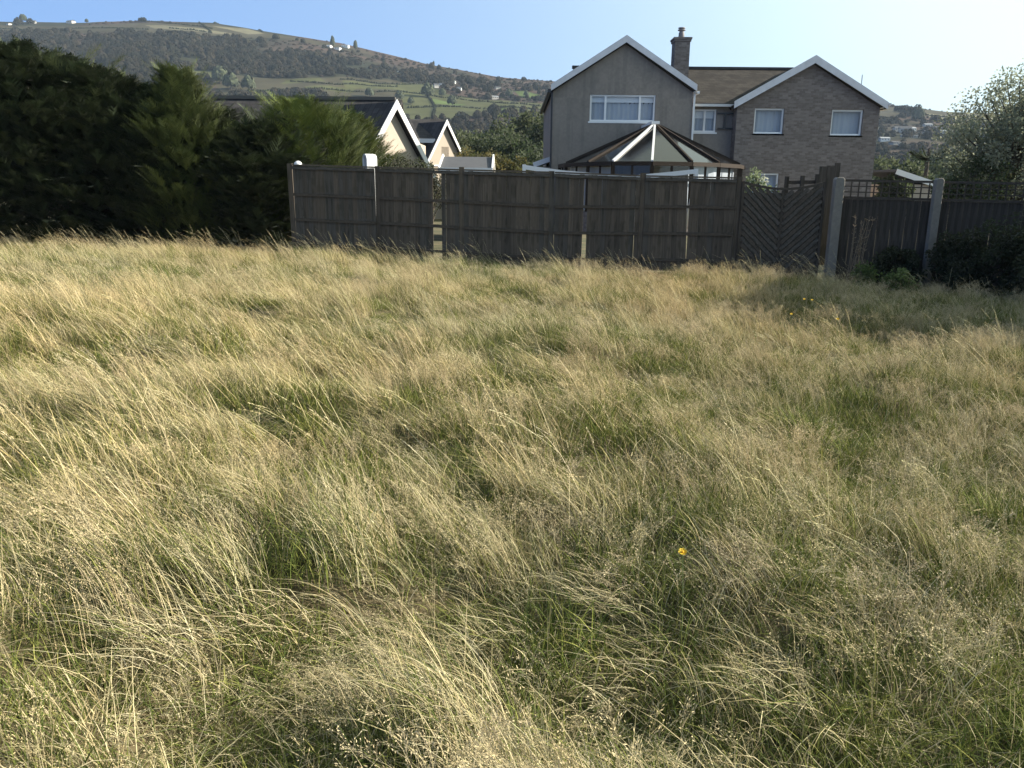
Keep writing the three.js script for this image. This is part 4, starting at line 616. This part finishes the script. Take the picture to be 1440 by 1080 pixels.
  for (const [px, by, ty, lab] of lone) { const b = hit(px, by, 150), s = -b.z / FPX, H = (by - ty) * s * 1.0, o = thing('hillside_tree', lab, 'tree', b, rnd() * 6, 'lone trees on the hillside'); const c = part('crown', cg2, null, o), r = /fir/.test(lab) ? H * 0.22 : H * 0.5; c.position.y = H * 0.25; c.scale.set(r, H * 0.75, r); c.material = M.loneLeaf ??= new THREE.MeshStandardMaterial({ color: new THREE.Color().setRGB(0.055, 0.065, 0.036), vertexColors: true, roughness: 1, side: THREE.DoubleSide }); const k = part('trunk', tk, M.bark, o); k.scale.set(H * 0.05, H * 0.5, H * 0.05); }
  // houses
  const hm = [plain([0.72, 0.71, 0.69], 0.9), plain([0.55, 0.52, 0.48], 0.9), plain([0.42, 0.4, 0.38], 0.9)], rf = [plain([0.07, 0.07, 0.08], 0.85), plain([0.3, 0.31, 0.34], 0.6)];
  const hs = [[46, 33, 8, 4, 2, 0, 'stone farmhouse on the ridge beside a round tree'], [100, 32.5, 9, 3.6, 1, 0, 'pale house alone on the ridge'], [13, 35, 5, 2.4, 1, 0, 'tiny pale cottage at the end of the ridge'], [462, 67, 8, 3.2, 0, 1, 'white farm building below the skyline fir'], [474, 69.5, 10, 3, 0, 0, 'long white farm building under the skyline fir'], [486, 66.5, 9, 3, 0, 1, 'pale farm shed between the two skyline firs'], [566, 102.5, 11, 3, 0, 1, 'low white cottage alone on the wooded slope'],
    [613, 123, 6, 5, 1, 0, 'pale hillside cottage, uppermost of the terrace row'], [621, 121, 6, 4, 0, 0, 'white cottage in the hillside row with dark roof'], [629, 124, 6, 4.5, 1, 0, 'stone cottage below the white cottage of the hillside row'], [637, 117, 7, 4, 0, 0, 'white cottage above the rest of the hillside row'], [646, 127, 6, 4.5, 0, 0, 'white cottage at the lower end of the hillside row'], [695, 139, 9, 4, 2, 1, 'grey farmhouse among the hillside trees'], [700, 125, 7, 3, 1, 0, 'small cottage high on the wooded slope'],
    [1243, 198, 12, 5, 0, 1, 'pale town house beside the brick gable'], [1252, 192, 10, 5, 1, 1, 'town house with pale roof above the pale town house'], [1262, 184, 10, 6, 1, 0, 'grey town house with dark roof'], [1272, 187, 15, 9, 2, 0, 'large grey town building with a plain gable'], [1282, 184, 8, 5, 0, 1, 'white town house beside the large grey building'], [1304, 178, 10, 4, 1, 1, 'upper pale-roofed town house'], [1305, 190, 12, 6, 1, 0, 'wide town house above the monkey puzzle'], [1330, 188, 14, 5, 0, 1, 'bright white town house beside the pale tree'], [1318, 183, 7, 5, 1, 0, 'narrow town house between two wider ones'], [1258, 203, 12, 4, 2, 0, 'low dark-roofed town house'], [1278, 193, 20, 3, 2, 1, 'long pale roofed terrace across the slope'], [1268, 206, 8, 4, 0, 0, 'white town house lowest on the slope']];
  for (const [px, py, w, hpx, mi, ri, lab] of hs) { const b = hit(px, py, 150), s = -b.z / FPX, W = w * s, H = Math.max(hpx * s, 2.2), dp = Math.min(W, 7), o = thing('hillside_house', lab, 'house', b, rr(-0.5, 0.5), 'houses on the far hillsides'); const e = H * 0.62; part('wall', merged([box(-W / 2, -2, -dp / 2, W / 2, e, dp / 2)]), hm[mi], o); const m = new MB(), k = 0.3, r = H; const A = V(-W / 2 - k, e, dp / 2 + k), B = V(W / 2 + k, e, dp / 2 + k), C = V(W / 2 + k, r, 0), Dd = V(-W / 2 - k, r, 0), E = V(W / 2 + k, e, -dp / 2 - k), F = V(-W / 2 - k, e, -dp / 2 - k); m.face([A, B, C, Dd]); m.face([E, F, Dd, C]); m.face([A, Dd, F]); m.face([B, E, C]); m.face([A, F, E, B]); part('roof', m.geo(), rf[ri], o); for (let q = 0; q < 3; q++) { const x = mix(-0.32, 0.32, q / 2) * W; part('window', box(x - W * 0.06, e * 0.35, dp / 2 + 0.003, x + W * 0.06, e * 0.75, dp / 2 + 0.06), M.dark, o); } }
}
{ // low white-roofed outbuilding at the right of the brick house
  const a = P(1232, 239, 40), b = P(1247, 248, 38), o = thing('outbuilding', 'low outbuilding with white sloping fascia beside the brick house', 'outbuilding', V(a.x, 0, -39));
  part('wall', box(0.1, -0.4, -2, 2.0, b.y - 0.35, 1), M.cream, o); part('roof', slab(V(0, a.y, 1.1), V(2.2, b.y - 0.35, 1.1), V(2.2, b.y - 0.35, -2.1), V(0, a.y, -2.1), 0.12), M.felt, o); part('fascia', beam(V(0, a.y - 0.1, 1.14), V(2.2, b.y - 0.45, 1.14), 0.04, 0.24), M.white, o);
}

// ------------------------------------------------------------------ the meadow
const toGround = (px, py) => { const r = ray(px, py), c = camera.position; let k = (c.y - 0.28) / -r.y; return c.clone().addScaledVector(r, k); };
const spot = (px, py, rx, ry) => { const p = toGround(px, py), q = toGround(px + rx, py), u = toGround(px, py - ry), l = toGround(px, py + ry); return [p.x, p.z, Math.abs(q.x - p.x), Math.abs(u.z - l.z) / 2]; };
const hollows = [[620, 760, 55, 40], [345, 628, 60, 22], [505, 512, 55, 12], [450, 500, 30, 14], [95, 575, 45, 22], [15, 650, 40, 60], [480, 805, 60, 30], [300, 850, 60, 40], [730, 672, 30, 20], [605, 592, 30, 20], [1160, 735, 60, 28], [1040, 835, 45, 25], [960, 930, 60, 50], [860, 800, 60, 40], [530, 1030, 70, 50], [340, 910, 40, 40], [1370, 690, 50, 30], [1290, 885, 50, 30], [1150, 1040, 60, 50], [665, 640, 30, 18], [770, 480, 40, 12], [1040, 500, 40, 14], [700, 400, 60, 8], [560, 430, 40, 10], [300, 385, 40, 7], [370, 425, 40, 8], [130, 650, 30, 25], [80, 560, 50, 20], [960, 485, 30, 14], [1230, 610, 40, 16], [840, 610, 30, 22]].map(a => spot(...a));
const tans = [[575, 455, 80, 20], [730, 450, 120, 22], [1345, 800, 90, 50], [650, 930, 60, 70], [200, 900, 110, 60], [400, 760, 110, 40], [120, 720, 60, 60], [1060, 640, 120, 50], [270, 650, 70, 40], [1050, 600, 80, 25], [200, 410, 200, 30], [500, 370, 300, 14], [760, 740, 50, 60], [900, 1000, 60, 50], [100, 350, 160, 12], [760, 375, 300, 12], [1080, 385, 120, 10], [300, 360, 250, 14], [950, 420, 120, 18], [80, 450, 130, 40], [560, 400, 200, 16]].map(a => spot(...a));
const greens = [[850, 600, 50, 40], [420, 560, 110, 30], [360, 470, 90, 20], [640, 525, 80, 30], [1400, 650, 80, 60], [950, 480, 60, 18], [1120, 480, 90, 20], [1180, 570, 90, 30], [20, 640, 40, 60], [90, 570, 50, 30], [1420, 720, 60, 40], [820, 830, 70, 60], [560, 940, 50, 40], [820, 960, 60, 60], [680, 590, 80, 30], [480, 600, 120, 30], [1260, 520, 120, 25], [1150, 400, 60, 10]].map(a => spot(...a));
const near = (list, x, z) => { let s = 0; for (const q of list) { const a = (x - q[0]) / q[2], b = (z - q[1]) / q[3]; const d = a * a + b * b; if (d < 4) s = Math.max(s, Math.exp(-d * 1.3)); } return s; };

const DRY = [[0.47, 0.41, 0.255], [0.41, 0.345, 0.2], [0.54, 0.475, 0.32], [0.34, 0.28, 0.155], [0.47, 0.425, 0.265]], SEED = [[0.44, 0.365, 0.23], [0.38, 0.31, 0.185], [0.50, 0.42, 0.27]], GRN = [[0.1, 0.128, 0.03], [0.15, 0.172, 0.04], [0.075, 0.102, 0.025], [0.22, 0.225, 0.065]];
const pick = a => a[Math.floor(rnd() * a.length)];
function blade(m, x, z, L, w, lean, az, curl, c, segs = 4) { // ribbon that bends over
  const face = rnd() * 6.283, sx = Math.cos(face) * w, sz = Math.sin(face) * w; let px = x, py = 0, pz = z, a = lean; const ca = Math.cos(az), sa = Math.sin(az); let pl = m.v(px - sx, py, pz - sz, c), pr = m.v(px + sx, py, pz + sz, c);
  for (let k = 1; k <= segs; k++) { const s = L / segs; px += Math.sin(a) * ca * s; pz += Math.sin(a) * sa * s; py += Math.cos(a) * s; a += curl / segs * (0.5 + k / segs); if (k === segs) { const t = m.v(px, py, pz, c); m.tri(pl, pr, t); } else { const f = 1 - 0.55 * k / segs, nl = m.v(px - sx * f, py, pz - sz * f, c), nr = m.v(px + sx * f, py, pz + sz * f, c); m.quad(pl, pr, nr, nl); pl = nl; pr = nr; } }
  return [px, py, pz, a];
}
function dryTuft(n, R, L0, L1, w, lean, any = 1.3) { const m = new MB(); for (let k = 0; k < n; k++) { const r = R * Math.sqrt(rnd()), an = rnd() * 6.283, c = mul(rnd() < 0.86 ? pick(DRY) : pick(GRN), rr(0.8, 1.2)); blade(m, Math.cos(an) * r, Math.sin(an) * r, rr(L0, L1), w * rr(0.7, 1.3), Math.abs(gs()) * 0.25 + lean * 0.4, Math.PI + gs() * any, rr(0.1, 0.9) + lean, c, 4); } return m.geo(); }
function greenTuft(n, R, L0, L1, w) { const m = new MB(); for (let k = 0; k < n; k++) { const r = R * Math.sqrt(rnd()), an = rnd() * 6.283, c = mul(rnd() < 0.85 ? pick(GRN) : pick(DRY), rr(0.8, 1.2)); blade(m, Math.cos(an) * r, Math.sin(an) * r, rr(L0, L1), w * rr(0.7, 1.3), Math.abs(gs()) * 0.3, rnd() * 6.283, rr(0.2, 1.5), c, 4); } return m.geo(); }
function panicleTuft(n, R, L0, L1, lean, any = 1.2, big = 1) { // wiry stems with airy seed heads
  const m = new MB();
  for (let k = 0; k < n; k++) {
    const r = R * Math.sqrt(rnd()), an = rnd() * 6.283, c = mul(pick(SEED), rr(0.8, 1.2)), L = rr(L0, L1), az = Math.PI + gs() * any, e = blade(m, Math.cos(an) * r, Math.sin(an) * r, L, 0.0012, Math.abs(gs()) * 0.15 + lean * 0.4, az, rr(0.1, 0.5) + lean, c, 4);
    const ax = V(Math.sin(e[3]) * Math.cos(az), Math.cos(e[3]), Math.sin(e[3]) * Math.sin(az)), top = V(e[0], e[1], e[2]), HL = rr(0.09, 0.16) * (0.5 + 0.5 * big);
    for (let q = 0; q < 15; q++) { const t = q / 15, b = top.clone().addScaledVector(ax, -HL * (1 - t) * 0.8), d = ax.clone().multiplyScalar(0.8).add(V(gs(), gs(), gs()).multiplyScalar(0.75)).normalize(), l = HL * (0.5 - 0.3 * t) * rr(0.5, 1.1), f = b.clone().addScaledVector(d, l), s = V(gs(), gs(), gs()).cross(d).normalize(); const a0 = m.v(b.x, b.y, b.z, c), a1 = m.v(b.x + s.x * 0.0008, b.y + s.y * 0.0008, b.z + s.z * 0.0008, c), a2 = m.v(f.x, f.y, f.z, c); m.tri(a0, a1, a2); for (let u = 0; u < 2; u++) { const sp = b.clone().lerp(f, u ? 1 : 0.6); leafAt(m, sp, d.clone().add(V(gs() * 0.6, gs() * 0.6, gs() * 0.6)).normalize(), rr(0.006, 0.011) * big, 0.0014 * big, mul(c, 1.1)); } }
  }
  return m.geo();
}
function stalkTuft(n, R, L0, L1) { const m = new MB(); for (let k = 0; k < n; k++) { const r = R * Math.sqrt(rnd()), an = rnd() * 6.283, c = mul(pick(DRY), rr(1.1, 1.4)), az = Math.PI + gs() * 0.5, e = blade(m, Math.cos(an) * r, Math.sin(an) * r, rr(L0, L1), 0.0021, rr(0.2, 0.75), az, rr(0.1, 0.6), c, 5); const ax = V(Math.sin(e[3]) * Math.cos(az), Math.cos(e[3]), Math.sin(e[3]) * Math.sin(az)); for (let q = 0; q < 14; q++) leafAt(m, V(e[0], e[1], e[2]).addScaledVector(ax, -0.011 * q), ax.clone().add(V(gs() * 0.3, gs() * 0.3, gs() * 0.3)).normalize(), rr(0.012, 0.022), 0.002, c); } return m.geo(); }
M.grass = new THREE.MeshPhysicalMaterial({ specularIntensity: 0.35, color: 0xffffff, vertexColors: true, roughness: 1, transmission: 0.15, thickness: 0, side: THREE.DoubleSide });
{
  const kinds = {
    dry: [0, 1, 2, 3, 4].map(k => dryTuft(95, 0.16, 0.18, 0.44, 0.0017, k % 2 ? 0.4 : 0.15)), lean: [0, 1, 2, 3].map(() => dryTuft(95, 0.16, 0.22, 0.5, 0.0017, 0.85)),
    green: [0, 1, 2, 3].map(() => greenTuft(90, 0.16, 0.1, 0.33, 0.002)), lush: [0, 1, 2].map(() => greenTuft(60, 0.15, 0.18, 0.38, 0.003)),
    seed: [0, 1, 2, 3].map(k => panicleTuft(30, 0.17, 0.3, 0.5, k * 0.2)), matted: [0, 1, 2, 3].map(k => dryTuft(80, 0.16, 0.1, 0.34, 0.0017, 0.25 + 0.15 * k, 6)), plume: [0, 1, 2, 3].map(k => panicleTuft(24, 0.17, 0.26, 0.46, 0.1 * k, 6, 1.15)),
    stalk: [0, 1, 2].map(() => stalkTuft(6, 0.17, 0.42, 0.74)),
  };
  const sets = {}; for (const k in kinds) sets[k] = kinds[k].map(() => []);
  const fenceZ = x => { // the grass ends at the boundary
    return piecewise([[-20, -17.3], [-4.75, -16.75], [4.4, -15.2], [6.1, -14.9], [9, -13.5], [14, -12.5]], x); };
  const cell = (x, z) => { // nearest tussock: distance, and its own random number
    const i = Math.floor(x), j = Math.floor(z); let b = 9, id = 0, b2 = 9; for (let a = -1; a <= 1; a++) for (let c = -1; c <= 1; c++) { const px = i + a + hash(i + a + 501, j + c + 77), pz = j + c + hash(i + a + 13, j + c + 907), d = Math.hypot(x - px, z - pz); if (d < b) { b2 = b; b = d; id = hash(i + a + 5, j + c + 9); } else if (d < b2) b2 = d; } return [b, id, b2 - b]; };
  const put = (kind, x, z, s, h, tint, leanTurn) => { const list = sets[kind], v = Math.floor(rnd() * list.length); list[v].push([x, z, s, h, tint, leanTurn]); };
  for (let z = 1.2; z > -17.6;) {
    const d = Math.max(1.5, -z), step = clamp(0.1 + 0.005 * d, 0.11, 0.17), half = 0.66 * d + 2.2;
    for (let x = -half; x < half; x += step) {
      const X = x + gs() * step * 0.6, Z = z + gs() * step * 0.6; if (Z < fenceZ(X) + 0.03) continue;
      const [cd, cid, edge] = cell(X * 2.3 + 0.5 * fbm(X * 2, Z * 2, 2), Z * 2.3), n1 = fbm(X * 0.9 + 40, Z * 0.9, 3), n2 = fbm(X * 2.9 + 7, Z * 2.9 + 3, 3), n3 = fbm(X * 0.35 + 90, Z * 0.35, 2);
      const hol = near(hollows, X, Z), tan = near(tans, X, Z), grn = near(greens, X, Z), leftish = sm(3, -3, X - 0.05 * d);
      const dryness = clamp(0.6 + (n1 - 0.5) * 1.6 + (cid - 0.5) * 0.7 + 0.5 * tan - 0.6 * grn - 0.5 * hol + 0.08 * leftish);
      const mound = sm(0.05, 0.34, edge) * (1 - 0.45 * cd);
      const rim = Math.max(0, near(hollows, X - 0.32, Z) - hol);
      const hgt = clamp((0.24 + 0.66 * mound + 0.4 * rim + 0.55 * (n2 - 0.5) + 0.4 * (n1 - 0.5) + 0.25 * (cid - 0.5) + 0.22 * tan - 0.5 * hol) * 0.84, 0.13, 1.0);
      const tb = rr(0.86, 1.12), tint = [tb * rr(0.98, 1.05) * (1 + 0.14 * (n3 - 0.5)), tb, tb * rr(0.9, 1.04) * (1 - 0.15 * (n3 - 0.5))];
      const turn = gs() * 0.4 + (cid - 0.5) * 1.3, s = rr(0.85, 1.15);
      if ((hol > 0.45 || edge < 0.19) && rnd() < 0.8) { for (let q = 0; q < 2; q++) put(rnd() < 0.7 ? 'green' : 'matted', X + gs() * 0.05, Z + gs() * 0.05, s * 1.1, rr(0.16, 0.32), tint, rnd() * 6.283); continue; }
      const u = rnd();
      if (u < dryness * 0.58) put(rnd() < leftish * 0.42 * (0.4 + n3) ? 'lean' : rnd() < 0.25 + 0.4 * (1 - leftish) ? 'matted' : 'dry', X, Z, s, hgt, tint, turn); else if (rnd() < 0.8) put(grn > 0.45 && rnd() < 0.5 ? 'lush' : 'green', X, Z, s, hgt * 0.95 + 0.08, tint, turn);
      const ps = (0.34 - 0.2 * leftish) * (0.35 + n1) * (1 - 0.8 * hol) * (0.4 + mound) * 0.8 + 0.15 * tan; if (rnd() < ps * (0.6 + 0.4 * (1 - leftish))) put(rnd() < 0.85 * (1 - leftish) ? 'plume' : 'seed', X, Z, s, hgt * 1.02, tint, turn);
      if (Z < fenceZ(X) + 0.9 && rnd() < 0.16) put('stalk', X, Z, s, rr(0.7, 1.05), tint, turn);
      if (d > 3 && rnd() < 0.04 + 0.13 * leftish * n3) put('stalk', X, Z, s, clamp(hgt * 1.2, 0.5, 0.95), tint, turn);
    }
    z -= step;
  }
  const names = { dry: ['dry_grass', 'upright dry straw grass over the whole field'], lean: ['windblown_grass', 'long straw grass combed over by the wind'], green: ['green_grass', 'green grass growing beneath the straw'], lush: ['lush_grass', 'broad-bladed lush green grass in patches'], matted: ['matted_grass', 'short matted straw and brown thatch tangled in all directions'], plume: ['plumed_grass', 'upright bent grass with crisp tan seed plumes'], seed: ['seeding_grass', 'airy seed heads of bent grass'], stalk: ['tall_grass_stalks', 'tall pale seed stalks leaning above the field'] };
  const mt = new THREE.Matrix4(), q = new THREE.Quaternion(), e = new THREE.Euler(), c = new THREE.Color(); let total = 0;
  for (const k in kinds) {
    const g = new THREE.Group(); g.name = names[k][0]; tag(g, names[k][1], 'grass', null, 'stuff'); scene.add(g);
    kinds[k].forEach((geo, v) => { const L = sets[k][v]; if (!L.length) return; total += L.length; const im = new THREE.InstancedMesh(geo, M.grass, L.length); L.forEach((a, i) => { e.set(gs() * 0.08, a[5], gs() * 0.08); mt.compose(V(a[0], groundH(a[0], a[1]) - 0.012 + (a[6] || 0), a[1]), q.setFromEuler(e), V(a[2], a[3] * (k === 'stalk' ? 1 : 1.0), a[2])); im.setMatrixAt(i, mt); im.setColorAt(i, c.setRGB(...a[4])); }); im.name = 'tufts'; im.userData.kind = 'stuff'; shadow(im); g.add(im); });
  }
  console.log('tufts', total);
}
{ // yellow flowers
  const spots = [[960, 777, 'yellow hawkbit flower alone in the near grass, larger than the others'], [1131, 421, 'yellow hawkbit flower near the shaded corner, first of a pair'], [1142, 422, 'yellow hawkbit flower near the shaded corner, beside its twin'], [1113, 442, 'yellow hawkbit flower standing apart in the straw below the pair'], [1178, 449, 'yellow hawkbit flower below the edge of the shadow']];
  const pm = plain([0.6, 0.4, 0.02], 0.7, { side: THREE.DoubleSide }), sm2 = plain([0.16, 0.2, 0.07], 0.8);
  for (const [px, py, lab] of spots) {
    const r = ray(px, py), c = camera.position, k = (c.y - 0.36) / -r.y, p = c.clone().addScaledVector(r, k), g = groundH(p.x, p.z), o = thing('yellow_flower', lab, 'flower', V(p.x, g, p.z), 0, 'yellow flowers in the field'), H = p.y - g;
    const m = new MB(); m.tube([V(0.02, 0, 0), V(0.01, H * 0.6, 0), V(0, H, 0)], [0.0018, 0.0016, 0.0014], 5); part('stem', m.geo(true), sm2, o);
    const head = sub('flower_head', o); head.position.y = H; head.rotation.set(0.5, 0, 0.15);
    for (let a = 0; a < 16; a++) { const f = new MB(), an = a / 16 * 6.283, R = 0.0145 * rr(0.85, 1.1), w = 0.0034, ca = Math.cos(an), sa = Math.sin(an); f.face([V(ca * 0.003 - sa * w * 0.5, 0.002, sa * 0.003 + ca * w * 0.5), V(ca * R - sa * w, 0.004 + rr(0, 0.004), sa * R + ca * w), V(ca * R + sa * w, 0.004 + rr(0, 0.004), sa * R - ca * w), V(ca * 0.003 + sa * w * 0.5, 0.002, sa * 0.003 - ca * w * 0.5)]); part('petal', f.geo(), pm, head); }
    part('centre', new THREE.SphereGeometry(0.005, 8, 6).translate(0, 0.004, 0), plain([0.7, 0.36, 0.01], 0.8), head);
  }
}
renderer.render(scene, camera);
